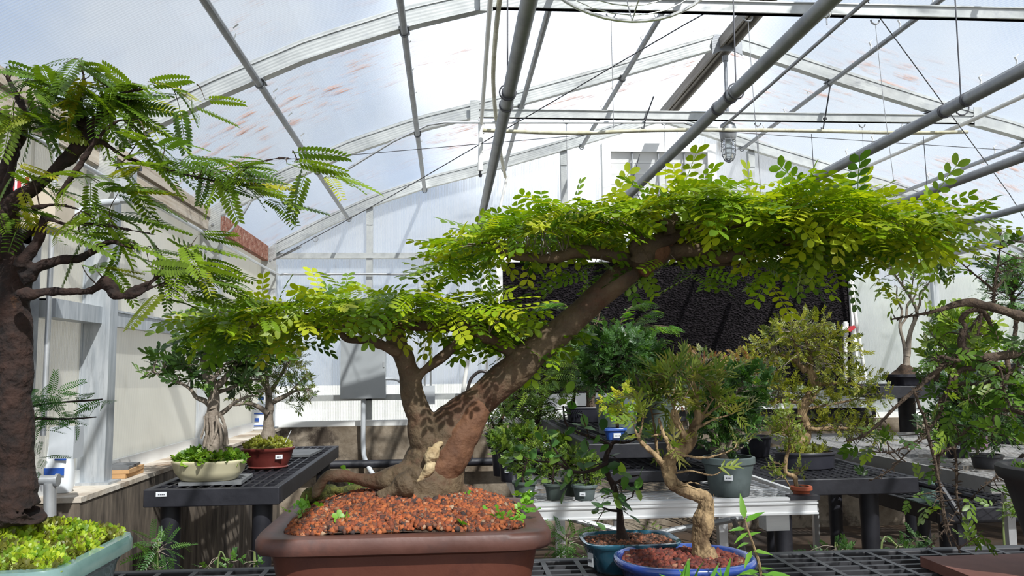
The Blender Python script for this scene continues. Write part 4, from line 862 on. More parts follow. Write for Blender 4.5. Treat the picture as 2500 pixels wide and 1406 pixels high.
limb(tb_, [(1010, 940, 12), (1035, 905, 11), (1065, 882, 13), (1095, 858, 13), (1115, 838, 10), (1122, 812, 7)], Ym-.02, n=10, skel=sk, seed=10)
own_branch(mb_, bark_main, [(950, 800, 12), (920, 775, 8), (880, 765, 5), (800, 770, 4), (700, 765, 3)], Ym+.05, n=8, skel=sk, seed=11)
own_branch(mb_, bark_main, [(1150, 800, 8), (1190, 790, 6), (1250, 790, 4), (1310, 800, 3)], Ym+.06, n=8, skel=sk, seed=12)
nu = len(sk)
s2 = []
limb(tb_, [(1575, 640, 27), (1500, 626, 18), (1420, 612, 16), (1345, 629, 13), (1270, 627, 11), (1222, 612, 9), (1198, 594, 7), (1150, 600, 4)], Ym-.03, n=12, skel=s2, seed=13)
own_branch(mb_, bark_main, [(1560, 630, 26), (1548, 600, 15), (1560, 578, 13), (1540, 560, 8), (1500, 545, 6), (1440, 545, 4)], Ym-.05, n=10, skel=s2, seed=14)
limb(tb_, [(1580, 640, 32), (1625, 612, 24), (1690, 610, 20), (1755, 626, 16), (1800, 620, 13), (1860, 603, 10), (1930, 590, 8), (2030, 575, 6), (2150, 565, 4), (2260, 560, 3)], Ym, n=12, skel=s2, seed=15)
limb(tb_, [(1570, 625, 32), (1600, 590, 21), (1640, 575, 17), (1695, 547, 14), (1750, 520, 11), (1840, 500, 7), (1950, 500, 5), (2060, 510, 3)], Ym-.04, n=12, skel=s2, seed=16)
own_branch(mb_, bark_main, [(1636, 570, 15), (1632, 545, 12), (1612, 540, 11), (1592, 528, 8), (1585, 518, 6)], Ym-.07, n=10, seed=17)
own_branch(mb_, bark_main, [(1634, 552, 10), (1648, 535, 10), (1642, 524, 7)], Ym-.07, n=10, seed=18)
own_branch(mb_, bark_main, [(1700, 560, 9), (1760, 560, 6), (1850, 540, 5), (1960, 540, 4), (2100, 530, 3)], Ym-.10, n=8, skel=s2, seed=19)
own_branch(mb_, bark_main, [(1650, 620, 14), (1700, 640, 8), (1760, 645, 6), (1830, 640, 4)], Ym+.06, n=8, skel=s2, seed=20)
tk = fuse(tb_.build('trunk', bark_main, mb_, smooth=70), .0034, 7, .004, .03)
kb = MB(); limb(kb, [(1545, 655, 30), (1575, 622, 37), (1612, 600, 30), (1640, 590, 12)], Ym-.015, n=16, wob=.12, seed=21); fuse(kb.build('branch_collar', bark_red, mb_, smooth=70), .003, 3, .008, .018)
rw = MB(); limb(rw, [(1052, 1190, 40, 1.835), (1085, 1140, 46, 1.84), (1112, 1090, 44, 1.845), (1140, 1045, 38, 1.85), (1175, 990, 30, 1.86)], 1.83, n=16, wob=.05, seed=31); fuse(rw.build('exposed_wood', bark_red, mb_, smooth=70), .0034, 4, .006, .03)
sc_ = MB(); limb(sc_, [(1012, 1186, 6, 1.802), (1034, 1160, 14, 1.795), (1050, 1135, 11, 1.797), (1058, 1110, 14, 1.797), (1066, 1092, 8, 1.803), (1078, 1078, 4, 1.81)], 1.8, n=10, wob=.2, seed=22); fuse(sc_.build('bark_scar', scar, mb_, label='pale exposed wood scar on the trunk'), .002, 1, .006, .008)
RC = [G1, G2, G3, YG, G4]
F1 = padfoliage('lower_foliage', [(480, 785, 797), (540, 768, 800), (620, 760, 812), (700, 735, 808), (800, 727, 790), (900, 717, 782), (1000, 722, 788), (1100, 722, 790), (1200, 732, 790), (1240, 757, 800)], Ym, .16, 500, T_RAIN, RC, mb_, [.26, .32, .26, .08, .08])
F1b = padfoliage('lower_side_foliage', [(1150, 745, 850), (1220, 735, 860), (1290, 745, 860), (1350, 790, 850)], Ym+.09, .07, 120, T_RAIN, [G1, G4, G2], mb_, droop=.4)
F1c = padfoliage('lower_tip_foliage', [(500, 740, 830), (600, 730, 855), (690, 790, 850), (740, 800, 840)], Ym+.04, .10, 38, T_RAIN, [G1, G4, G2], mb_, droop=.35)
F2 = padfoliage('upper_foliage', [(1075, 652, 626), (1110, 607, 633), (1150, 582, 638), (1200, 567, 608), (1280, 547, 590), (1380, 524, 586), (1480, 527, 582), (1540, 522, 538), (1580, 502, 498)], Ym, .17, 420, T_RAIN, RC, mb_, [.28, .32, .22, .1, .08])
F3 = padfoliage('crown_foliage', [(1540, 524, 504), (1620, 494, 514), (1700, 474, 549), (1800, 484, 584), (1900, 489, 579), (2000, 499, 604), (2100, 512, 614), (2190, 529, 584), (2270, 564, 574), (2330, 604, 574)], Ym-.02, .19, 820, T_RAIN, RC, mb_, [.22, .34, .30, .1, .04], sc=(.95, 1.35))
F4 = padfoliage('hanging_foliage', [(1390, 640, 660), (1540, 640, 680), (1650, 645, 670), (1750, 630, 680), (1850, 625, 680), (1950, 600, 660), (2060, 600, 660), (2110, 620, 650)], Ym+.05, .12, 95, T_RAIN, [G1, G4, G2], mb_, droop=.75)
# single sprays that break the outline
SP = [(1340, 514, 0, .3), (1400, 537, .4, .6), (1690, 482, .1, .9), (1670, 497, .6, .7), (1870, 502, .5, .6), (1900, 497, 0, .5), (2030, 507, .3, .5), (2100, 494, .2, .35), (2210, 514, 1.2, .15), (2260, 509, 1.2, .2), (2300, 502, 1.3, .02), (2200, 534, 1.2, .1), (2290, 599, 1.2, -.3), (2250, 589, 1, -.2), (2310, 584, 1.2, .0), (1120, 584, -1, .1), (1090, 644, -1, -.3), (545, 734, -.8, .3), (500, 789, -1, 0), (620, 764, -.5, .5), (865, 722, -.3, .5), (1000, 727, .5, .5), (1190, 704, 1, .4), (1160, 654, -1, -.4), (2130, 674, .3, -1), (1990, 664, .2, -1), (1880, 694, .1, -1), (1450, 522, .3, .8), (1560, 512, -.4, .6)]
P = np.array([at(a, b, Ym-.03) for a, b, _, _ in SP]); D = np.array([(u, -.5, v*.45) for _, _, u, v in SP], float)
scatter('outer_sprays', T_RAIN, P, frames(D, np.array((0, -.4, 1.)), .15), np.full(len(SP), 1.15), palette(len(SP), [G2, G3]), mb_)
twigs('lower_twigs', sk, np.concatenate([F1, F1b, F1c]), mb_, bark_gray, .35); twigs('upper_twigs', s2, np.concatenate([F2, F3, F4]), mb_, bark_gray, .3)
# weeds in the pot
T_WEED = [sprig(.02, 5, .014, .011, 'obov', 1.2, .1, s, .5) for s in range(3)]
wp = [(850, 1190), (860, 1183), (1000, 1200), (1010, 1192), (990, 1190), (1080, 1235), (1095, 1240), (1100, 1228), (1120, 1238), (735, 1245), (728, 1262), (930, 1208), (1190, 1265), (1280, 1225), (1290, 1240), (1285, 1260), (1140, 1290), (1240, 1290), (850, 1290), (1210, 1275)]
P = []
for (x, y) in wp:
    for _ in range(5):
        X = x+rng.normal(0, 12); Yp = y+rng.normal(0, 5); yy = np.interp(Yp, [1180, 1300], [1.98, 1.68]); P.append(at(X, Yp, yy))
P = np.array(P)+(0, 0, .008); R = frames(rng.normal(0, 1, P.shape)*(1, 1, .3)+(0, 0, .4), np.array((0, 0, 1.)), .3); scatter('weeds', T_WEED, P, R, rng.uniform(.6, 1.2, len(P)), palette(len(P), [(.13, .36, .03), (.2, .42, .04)]), mb_)
mo = MB(); limb(mo, [(735, 1240, 6, 1.93), (760, 1212, 22, 1.95), (800, 1202, 24, 1.95), (900, 1208, 16, 1.9), (990, 1205, 22, 1.86), (1080, 1195, 24, 1.86), (1110, 1195, 8, 1.88)], 1.9, n=10, wob=.3, seed=23); mo.build('moss', mossm, mb_)

# ---- celadon pot tree at the picture edge
cx_, cy_ = -.905, 1.62
lt = thing('potted_bonsai', 'tall dark trunked bonsai with feathery drooping leaves in a celadon green pot', 'bonsai', (cx_, cy_, .751))
pc = (cx_, cy_, .751); hx, hy, H = .275, .185, .18
MB().loft([(hx*.8, hy*.8, 0, 6), (hx*.84, hy*.84, .01, 6), (hx*.93, hy*.92, .13, 6), (hx*.96, hy*.95, .145, 7), (hx*1.0, hy*1.0, .15, 8), (hx*1.0, hy*1.0, .168, 8), (hx*.985, hy*.98, .178, 8), (hx*.93, hy*.9, .18, 8), (hx*.90, hy*.87, .172, 8), (hx*.89, hy*.86, .12, 8)], pc, 64, 7).build('pot', celadon, lt, smooth=50)
hf2 = lambda x, y: .0+.045*math.exp(-((x-.06)**2+(y-.03)**2)/.012)+.012*math.sin(x*23+1)*math.cos(y*29)
soilbed('soil', hf2, hx*.9, hy*.87, (cx_, cy_, .751+.168), soilm, lt, 8, 48, 10)
T_MOSS = [sprig(.014, 7, .0075, .005, 'oval', 1.1, .05, s, .6) for s in range(3)]
n = 5200; x = rng.uniform(-1, 1, n)*hx*.9; y = rng.uniform(-1, 1, n)*hy*.87
P = np.stack([x+cx_, y+cy_, .751+.170+np.array([hf2(a, b) for a, b in zip(x, y)])+.006*rng.random(n)], 1); R = frames(rng.normal(0, .6, (n, 3))+(0, 0, .7), np.array((0, 1., 0)), .6)
tone = (np.sin(x*40)*np.cos(y*35)+rng.normal(0, .35, n) > .25)[:, None]
scatter('ground_cover', T_MOSS, P, R, rng.uniform(.7, 1.3, n), np.where(tone, palette(n, [(.12, .13, .02), (.2, .2, .03)]), palette(n, [(.30, .42, .02), (.42, .50, .03), (.16, .28, .02)])), lt)
Yl = 1.62; sk = []; tb_ = MB()
limb(tb_, [(48, 1262, 58), (42, 1215, 47), (33, 1120, 41), (36, 1020, 38), (37, 920, 37), (34, 820, 37), (32, 740, 38), (28, 680, 44), (24, 620, 34), (15, 540, 28), (8, 470, 22), (20, 400, 17), (48, 330, 15), (60, 280, 11), (40, 230, 7), (20, 190, 5), (15, 160, 3)], Yl, n=20, wob=.05, skel=sk, seed=40)
limb(tb_, [(-10, 640, 30), (-20, 560, 24), (30, 500, 20), (80, 460, 17), (130, 420, 15), (175, 375, 16), (215, 335, 17), (205, 300, 15), (195, 262, 10), (200, 225, 7), (205, 190, 4), (195, 160, 3)], Yl-.02, n=14, skel=sk, seed=41)
limb(tb_, [(215, 320, 12), (240, 285, 9), (272, 268, 8), (288, 240, 7), (300, 228, 5), (350, 217, 3), (410, 211, 2.5), (480, 205, 1.5)], Yl-.04, n=10, skel=sk, seed=42)
limb(tb_, [(215, 345, 11), (255, 350, 7), (310, 385, 5), (400, 412, 4), (470, 430, 3), (560, 450, 2)], Yl-.03, n=8, skel=sk, seed=43)
limb(tb_, [(540, 480, 2), (590, 420, 3), (640, 395, 3), (700, 386, 2.5), (760, 400, 1.5)], Yl-.05, n=8, skel=sk, seed=44)
limb(tb_, [(470, 430, 3), (540, 480, 2)], Yl-.04, n=6, skel=sk, seed=45)
limb(tb_, [(140, 480, 6), (180, 425, 7), (230, 350, 7), (280, 300, 4), (330, 290, 2)], Yl-.07, n=8, skel=sk, seed=46)
limb(tb_, [(50, 680, 22), (90, 655, 16), (140, 638, 13), (200, 628, 10), (240, 605, 9), (275, 592, 6), (330, 605, 3), (380, 600, 2)], Yl-.04, n=12, skel=sk, seed=47)
limb(tb_, [(235, 608, 6), (245, 595, 4), (275, 590, 3)], Yl-.05, n=8, seed=48)
limb(tb_, [(55, 725, 18), (85, 716, 12), (140, 713, 10), (200, 712, 9), (235, 702, 10), (255, 688, 13), (268, 700, 13), (285, 722, 11), (300, 722, 8), (330, 703, 7), (365, 690, 5), (390, 668, 4), (400, 650, 3), (440, 650, 2)], Yl-.06, n=12, wob=.12, skel=sk, seed=49)
limb(tb_, [(300, 722, 8), (325, 722, 7), (370, 702, 3), (400, 690, 2)], Yl-.06, n=8, skel=sk, seed=50)
limb(tb_, [(50, 650, 18), (85, 600, 12), (100, 560, 11), (112, 530, 9), (150, 545, 4), (230, 548, 4), (310, 560, 3), (390, 575, 2)], Yl-.05, n=10, skel=sk, seed=51)
limb(tb_, [(40, 590, 12), (70, 570, 7), (100, 540, 6)], Yl-.03, n=8, seed=52)
limb(tb_, [(-10, 480, 12), (20, 440, 9), (35, 330, 9), (0, 280, 8), (-20, 250, 6)], Yl-.02, n=8, skel=sk, seed=53)
limb(tb_, [(80, 510, 8), (140, 500, 4), (200, 515, 3), (235, 538, 2)], Yl-.08, n=8, skel=sk, seed=54)
fuse(tb_.build('trunk', bark_dark, lt, smooth=70), .0026, 2, .005, .014)
LB = [(40, 178, 60, 20), (130, 213, 90, 32), (230, 193, 60, 40), (250, 238, 80, 45), (90, 246, 90, 40), (150, 296, 70, 35), (40, 306, 50, 30), (330, 223, 70, 20), (440, 233, 80, 20), (310, 266, 50, 25), (340, 331, 60, 25), (410, 381, 90, 35), (500, 406, 80, 40), (590, 436, 60, 40), (560, 386, 50, 15), (650, 476, 40, 20), (730, 401, 50, 30), (780, 371, 30, 12), (790, 426, 50, 20), (60, 436, 80, 30), (20, 516, 50, 30), (230, 456, 60, 40), (330, 476, 60, 35), (230, 516, 50, 25), (180, 566, 50, 20), (330, 606, 60, 25), (430, 596, 60, 30), (400, 656, 60, 40), (480, 646, 50, 50), (490, 566, 25, 40), (520, 686, 50, 25), (440, 726, 30, 35), (250, 646, 30, 25), (380, 726, 30, 15)]
n = 290; P, d = blobpts(LB, Yl-.04, n, dY=.09, shell=1.5); az = rng.uniform(0, 2*PI, n)
D = np.stack([np.cos(az)+.75, np.sin(az)*.6-.2, rng.normal(-.15, .28, n)], 1)
scatter('foliage', T_TAM, P, frames(D, np.array((0, -.15, 1.)), .35), rng.uniform(.75, 1.3, n), palette(n, [(.07, .14, .015), (.13, .22, .015), (.20, .30, .02), (.40, .38, .02)], [.35, .35, .24, .06]), lt, cv=.12)
twigs('twigs', sk, P, lt, bark_br, .5, r0=.0014, r1=.0006)

# ---- cobalt oval pot with the twisting tan trunk
bl = thing('potted_bonsai', 'twisting tan trunked bonsai in a glossy cobalt blue oval pot', 'bonsai', (.534, 1.9, .751)); bc = (.534, 1.90, .751)
MB().loft([(.115, .095, 0), (.12, .10, .006), (.138, .118, .03), (.147, .127, .05), (.157, .137, .056), (.160, .140, .064), (.157, .137, .071), (.148, .128, .073), (.143, .123, .068), (.139, .119, .045)], bc, 64, 2.3).build('pot', blueglz, bl, smooth=60)
hf3 = lambda x, y: .008*math.cos(x*14)*math.cos(y*14)
soilbed('soil', hf3, .143, .123, (.534, 1.9, .751+.056), soilm, bl, 2.3, 40, 6)
granules('lava_topdressing', hf3, .14, .12, (.534, 1.9, .751+.058), .0098, 2100, [(.17, .035, .022), (.12, .03, .025), (.24, .06, .035), (.06, .03, .03), (.4, .25, .15)], bl, 2.3, [.36, .26, .2, .14, .04])
Yb = 1.9; sk = []; tb_ = MB()
limb(tb_, [(1722, 1372, 36), (1716, 1345, 26), (1712, 1305, 23), (1716, 1268, 23), (1724, 1240, 19), (1718, 1215, 17), (1685, 1203, 15), (1655, 1190, 16), (1634, 1165, 16), (1630, 1135, 14), (1645, 1112, 17), (1668, 1095, 17), (1684, 1078, 15), (1690, 1055, 11), (1702, 1020, 8), (1704, 990, 7)], Yb, n=16, wob=.07, skel=sk, seed=60)
for i, (q, y_) in enumerate([([(1634, 1165, 10), (1645, 1150, 7), (1640, 1125, 7), (1625, 1140, 7), (1600, 1112, 7), (1568, 1082, 6), (1555, 1060, 3), (1545, 1030, 2)], 0), ([(1640, 1120, 9), (1632, 1085, 7), (1620, 1060, 5), (1608, 1020, 3)], -.02), ([(1683, 1080, 10), (1668, 1062, 10), (1655, 1035, 9), (1648, 1010, 9), (1646, 1000, 7)], -.02),
        ([(1690, 1060, 9), (1705, 1030, 7), (1730, 1010, 4), (1765, 985, 2)], .02), ([(1692, 1050, 6), (1740, 1025, 3), (1790, 1010, 1.5)], -.02), ([(1692, 1050, 6), (1730, 990, 3), (1755, 960, 1.5)], 0), ([(1560, 1070, 4), (1570, 1020, 2), (1560, 960, 1.5)], 0), ([(1605, 1115, 4), (1600, 1060, 3), (1590, 1000, 2), (1580, 950, 1.5)], .02),
        ([(1650, 1155, 3), (1690, 1150, 2), (1735, 1160, 2), (1765, 1150, 1.5)], -.02), ([(1655, 1185, 3), (1690, 1178, 2), (1715, 1185, 1)], -.02), ([(1655, 1110, 4), (1720, 1118, 3), (1770, 1105, 2), (1800, 1090, 1.5)], -.03), ([(1622, 1060, 3), (1600, 1062, 2), (1590, 1066, 2)], -.01), ([(1735, 1245, 2), (1740, 1225, 1.5), (1742, 1205, 1)], -.02)]):
    limb(tb_, q, Yb+y_, n=9, skel=sk, seed=61+i, k=5)
fuse(tb_.build('trunk', bark_tan, bl, smooth=70), .0014, 2, .005, .010)
rt = MB()
for i in range(16):
    a = i*2*PI/16; p = at(1716, 1335, Yb); rt.tube(cr([p+(.012*math.cos(a), .012*math.sin(a), .012), p+(.022*math.cos(a+.2), .022*math.sin(a+.2), -.012), p+(.036*math.cos(a+.1), .034*math.sin(a+.1), -.036)], 4), .0022, 5)
rt.build('roots', bark_br, bl)
T_LANCE = [sprig(.045, 8, .030, .0075, 'lance', .75, .05, s, .25) for s in range(4)]
Pb = bushfoliage('foliage', [(1640, 930, 75, 40), (1700, 930, 90, 55), (1590, 960, 40, 40), (1560, 1030, 30, 45), (1750, 975, 60, 35), (1650, 985, 60, 40), (1790, 1010, 30, 10), (1630, 1080, 30, 25), (1790, 1085, 18, 10), (1740, 1140, 12, 8)], Yb, 150, T_LANCE, [(.14, .22, .03), (.24, .30, .05), (.08, .14, .02), (.34, .32, .10)], bl, dY=.06, upb=.5)
twigs('twigs', sk, Pb, bl, bark_tan, .6, r0=.0016, r1=.0009)

# ---- teal pot sapling
te = thing('potted_sapling', 'round leaved sapling with a thin dark trunk in a teal glazed pot', 'bonsai', (.463, 2.12, .751)); tc_ = (.452, 2.10, .751)
MB().loft([(.09, .066, 0, 4), (.095, .07, .008, 4), (.112, .085, .05, 4), (.116, .09, .062, 4), (.122, .095, .068, 4), (.122, .095, .074, 4), (.116, .089, .076, 4), (.110, .083, .07, 4), (.107, .08, .05, 4)], tc_, 56, 4).build('pot', tealglz, te, smooth=60)
soilbed('soil', hf3, .111, .084, (tc_[0], tc_[1], .751+.058), soilm, te, 4, 36, 5); granules('topdressing', hf3, .108, .081, (tc_[0], tc_[1], .751+.061), .007, 1500, [(.10, .05, .03), (.16, .075, .045), (.05, .03, .025), (.28, .1, .05)], te, 4)
l_ = at(1432, 1345, 2.0); sticker(te, (tc_[0]-.108, tc_[1]-.055, .787), .018, .032, (-1, -.7, 0))
Yt = 2.1; sk = []; tb_ = MB()
for i, (q, y_) in enumerate([([(1520, 1318, 18), (1516, 1290, 11), (1512, 1240, 8), (1500, 1190, 7), (1485, 1160, 6), (1478, 1125, 6), (1490, 1092, 6), (1500, 1080, 5), (1530, 1080, 3), (1565, 1065, 2), (1600, 1050, 1.5)], 0), ([(1482, 1130, 5), (1440, 1150, 4), (1395, 1150, 4), (1360, 1130, 3), (1300, 1125, 2), (1270, 1110, 1.5)], -.03), ([(1492, 1088, 5), (1450, 1070, 4), (1400, 1050, 3), (1380, 1030, 3), (1375, 990, 2)], -.02), ([(1395, 1150, 3), (1350, 1090, 2), (1340, 1060, 1.5)], -.03),
        ([(1500, 1180, 4), (1530, 1165, 3), (1560, 1160, 2)], -.02), ([(1512, 1248, 3), (1490, 1245, 3), (1470, 1238, 2)], -.03), ([(1512, 1235, 3), (1530, 1220, 2), (1545, 1212, 1)], -.02), ([(1440, 1070, 2), (1430, 1040, 1.5), (1420, 1010, 1)], -.03)]):
    limb(tb_, q, Yt+y_, n=9, skel=sk, seed=80+i, k=5)
tb_.build('trunk', bark_dark, te, smooth=70)
LP = [(1385, 985), (1400, 1000), (1365, 1000), (1370, 960), (1405, 1045), (1350, 1040), (1380, 1060), (1345, 1090), (1330, 1120), (1360, 1110), (1300, 1110), (1275, 1120), (1260, 1105), (1285, 1150), (1310, 1160), (1400, 1165), (1430, 1180), (1385, 1185), (1420, 1150), (1450, 1130), (1465, 1105), (1490, 1120), (1520, 1130), (1505, 1160), (1560, 1165), (1545, 1200), (1460, 1240), (1475, 1225), (1450, 1225), (1470, 1255), (1485, 1215), (1535, 1230), (1530, 1245), (1510, 1200), (1545, 1180), (1430, 1040), (1460, 1055), (1520, 1060), (1580, 1045), (1410, 1110), (1440, 1095), (1350, 1180), (1370, 1150), (1330, 1075), (1390, 1020), (1420, 1075), (1555, 1060), (1240, 1130), (1500, 1205), (1520, 1215)]
P = np.array([at(a, b, Yt-.03+rng.normal(0, .02)) for a, b in LP for _ in (0, 1)]); P += rng.normal(0, .008, P.shape)
T_FIG = [leaflet(.036, .021, (0, 0, 0), 0, shape='obov', tilt=.2, fold=.12), leaflet(.030, .019, (0, 0, 0), 0, shape='oval', tilt=.1, fold=.2)]
scatter('foliage', T_FIG, P, frames(rng.normal(0, 1, P.shape)*(1, .7, .6), np.array((0, -.5, 1.)), .4), rng.uniform(.75, 1.2, len(P)), palette(len(P), [(.05, .14, .02), (.09, .22, .03), (.035, .10, .02), (.22, .34, .04)], [.4, .3, .2, .1]), te)
twigs('twigs', sk, P, te, bark_dark, .5, r0=.0014, r1=.0009)

# ---- cream pot fig on the side bench
cr_ = thing('potted_bonsai', 'fig bonsai with aerial roots in a shallow cream glazed oval pot', 'bonsai', (-1.08, 3.93, .766)); cc_ = (-1.085, 3.93, .766)
MB().loft([(.115, .085, 0), (.122, .092, .004), (.150, .115, .04), (.158, .122, .075), (.163, .127, .082), (.163, .127, .089), (.157, .121, .091), (.152, .116, .085), (.148, .112, .06)], cc_, 56, 2.6).build('pot', creampot, cr_, smooth=60)
hf4 = lambda x, y: .045*max(0, 1-(x/.16)**2-(y/.13)**2)
soilbed('soil', hf4, .152, .116, (cc_[0], cc_[1], .766+.075), mossm, cr_, 2.6, 40, 6)
T_CLOV = [sprig(.02, 5, .019, .017, 'obov', 1.3, 0, s, .35) for s in range(3)]
n = 520; x = rng.uniform(-1, 1, n)*.158; y = rng.uniform(-1, 1, n)*.12; k_ = (x/.158)**2+(y/.12)**2 < 1; x, y = x[k_], y[k_]; n = len(x)
P = np.stack([x+cc_[0], y+cc_[1], .766+.085+np.array([hf4(a, b) for a, b in zip(x, y)])], 1)
scatter('ground_cover', T_CLOV, P, frames(rng.normal(0, .7, (n, 3))+np.stack([x*8, y*8-.3, np.full(n, .25)], 1), np.array((0, -.3, 1.)), .4), rng.uniform(.6, 1.1, n), palette(n, [(.06, .14, .012), (.11, .22, .018), (.20, .32, .03)]), cr_)
Yc = 3.93; sk = []; tb_ = MB()
for i, (q, y_) in enumerate([([(527, 1100, 28), (524, 1070, 26), (518, 1035, 18), (522, 1000, 14), (520, 965, 13), (512, 935, 13), (505, 905, 10), (495, 880, 7)], 0), ([(518, 1000, 9), (500, 980, 7), (480, 970, 5), (466, 950, 4), (440, 935, 3), (400, 925, 2), (375, 905, 1.5)], -.02), ([(520, 950, 9), (545, 930, 7), (560, 905, 5), (590, 885, 4), (620, 880, 2)], 0), ([(525, 1020, 6), (545, 1005, 6), (570, 985, 4), (600, 970, 3), (630, 965, 2)], .02),
        ([(515, 935, 7), (480, 915, 5), (450, 895, 4), (420, 880, 2)], .04), ([(515, 930, 6), (540, 900, 4), (530, 870, 3), (545, 850, 2)], -.04), ([(520, 960, 6), (560, 950, 4), (600, 930, 3), (640, 925, 2)], .05)]):
    limb(tb_, q, Yc+y_, n=10, skel=sk, seed=100+i, k=5)
tb_.build('trunk', bark_gray, cr_, smooth=70)
ar = MB()
for i, (x0, y0, x1, y1, r_) in enumerate([(505, 1010, 498, 1090, 4), (512, 1020, 508, 1095, 3), (530, 1025, 515, 1085, 4), (540, 1015, 555, 1085, 4), (528, 1015, 540, 1095, 4), (500, 1015, 490, 1070, 3), (545, 1030, 548, 1085, 3)]): limb(ar, [(x0, y0, r_), ((x0+x1)/2+4, (y0+y1)/2, r_*.8), (x1, y1, r_)], Yc-.05, n=7, seed=110+i)
ar.build('aerial_roots', bark_gray, cr_, smooth=70)
T_FIC = [sprig(.06, 7, .042, .018, 'obov', .85, .05, s, .3) for s in range(4)]
P = bushfoliage('foliage', [(470, 880, 80, 28), (400, 900, 45, 25), (540, 870, 70, 40), (590, 880, 60, 45), (520, 850, 50, 25), (620, 850, 70, 40), (570, 920, 50, 30), (470, 915, 50, 20)], Yc, 235, T_FIC, [(.035, .08, .015), (.06, .13, .02), (.11, .20, .03), (.02, .05, .01)], cr_, dY=.17, upb=.7)
twigs('twigs', sk, P, cr_, bark_gray, .7, r0=.003, r1=.0016)

# ---- red oval pot with fine leaved tree
rd = thing('potted_bonsai', 'fine leaved bonsai on a moss mound in a dark red oval pot', 'bonsai', (-.93, 4.55, .751)); rc = (-.945, 4.50, .751)
MB().loft([(.10, .085, 0), (.105, .09, .006), (.10, .085, .012), (.118, .10, .05), (.128, .11, .088), (.137, .118, .094), (.137, .118, .104), (.130, .111, .107), (.126, .107, .09)], rc, 48, 2.2).build('pot', redpot, rd, smooth=60)
sticker(rd, (rc[0]+.075, rc[1]-.094, .751+.063), .036, .022, (.35, -1, 0))
hf5 = lambda x, y: .055*max(0, 1-(x/.13)**2-(y/.11)**2)+.004*math.sin(x*90)
soilbed('moss_mound', hf5, .127, .108, (rc[0], rc[1], .751+.095), mossm, rd, 2.2, 36, 6)
n = 900; x = rng.uniform(-1, 1, n)*.12; y = rng.uniform(-1, 1, n)*.1; k_ = (x/.12)**2+(y/.1)**2 < 1; x, y = x[k_], y[k_]; n = len(x)
scatter('ground_cover', T_MOSS, np.stack([x+rc[0], y+rc[1], .751+.097+np.array([hf5(a, b) for a, b in zip(x, y)])], 1), frames(rng.normal(0, .6, (n, 3))+(0, 0, .8), np.array((0, 1., 0)), .5), rng.uniform(.8, 1.5, n), palette(n, [(.28, .30, .03), (.18, .17, .02), (.36, .38, .06)]), rd)
MB().beam(at(697, 1080, 4.42), at(711, 1050, 4.42), .006, .003).build('plant_tag', tagw, rd)
Yr = 4.5; sk = []; tb_ = MB()
for i, (q, y_) in enumerate([([(655, 1072, 20), (655, 1045, 13), (655, 1010, 11), (657, 985, 9), (655, 955, 8), (640, 930, 5), (630, 900, 3)], 0), ([(655, 1010, 8), (635, 995, 6), (605, 985, 4), (570, 990, 2)], -.03), ([(657, 985, 7), (690, 970, 6), (720, 955, 3), (750, 950, 2)], 0), ([(657, 960, 6), (680, 925, 4), (700, 890, 3), (720, 870, 2)], .03), ([(655, 960, 5), (650, 900, 4), (665, 860, 2)], -.03), ([(700, 965, 3), (730, 935, 2), (750, 915, 1.5)], .03)]):
    limb(tb_, q, Yr+y_, n=9, skel=sk, seed=120+i, k=5)
tb_.build('trunk', bark_gray, rd, smooth=70)
T_FINE = [sprig(.045, 12, .022, .0055, 'lance', 1.0, 0, s, .3) for s in range(4)]
P = bushfoliage('foliage', [(650, 880, 70, 50), (690, 900, 65, 50), (735, 950, 38, 30), (610, 960, 50, 25), (700, 850, 50, 30), (650, 940, 40, 20), (720, 980, 30, 12), (600, 905, 40, 30)], Yr, 420, T_FINE, [(.04, .08, .015), (.07, .12, .02), (.12, .18, .03), (.18, .19, .03)], rd, dY=.15, upb=.3)
twigs('twigs', sk, P, rd, bark_gray, .4, r0=.003, r1=.0015)

# ---- tree behind the celadon pot trunk
bk = thing('potted_bonsai', 'small feathery green bonsai half hidden behind the thick dark trunk', 'bonsai', (-1.30, 2.5, .72))
roundpot(bk, (-1.36, 2.02, .751), .05, .07, .08, blackpot); sk = []; tb_ = MB()
limb(tb_, [(-10, 1180, 12), (0, 1130, 9), (30, 1040, 7), (60, 1000, 4), (120, 985, 2.5), (250, 975, 2)], 2.1, skel=sk, seed=140); limb(tb_, [(40, 1020, 5), (110, 1022, 3), (180, 1022, 2), (235, 1018, 1.5)], 2.08, skel=sk, seed=141); limb(tb_, [(20, 1100, 6), (0, 1200, 8), (-60, 1330, 9, 2.05)], 2.08, skel=sk, seed=142); tb_.build('trunk', bark_dark, bk)
T_FEA = [pinnate(.055, 12, .010, .0028, droop=.2, grow=.3)]
bushfoliage('foliage', [(100, 970, 40, 35), (150, 975, 50, 12), (190, 970, 30, 8), (260, 978, 30, 8), (120, 1020, 50, 20), (190, 1020, 30, 8), (90, 1050, 25, 30), (90, 1130, 15, 30)], 2.1, 95, T_FEA, [(.04, .14, .02), (.07, .22, .03)], bk, dY=.05, upb=-.2, flat=True)

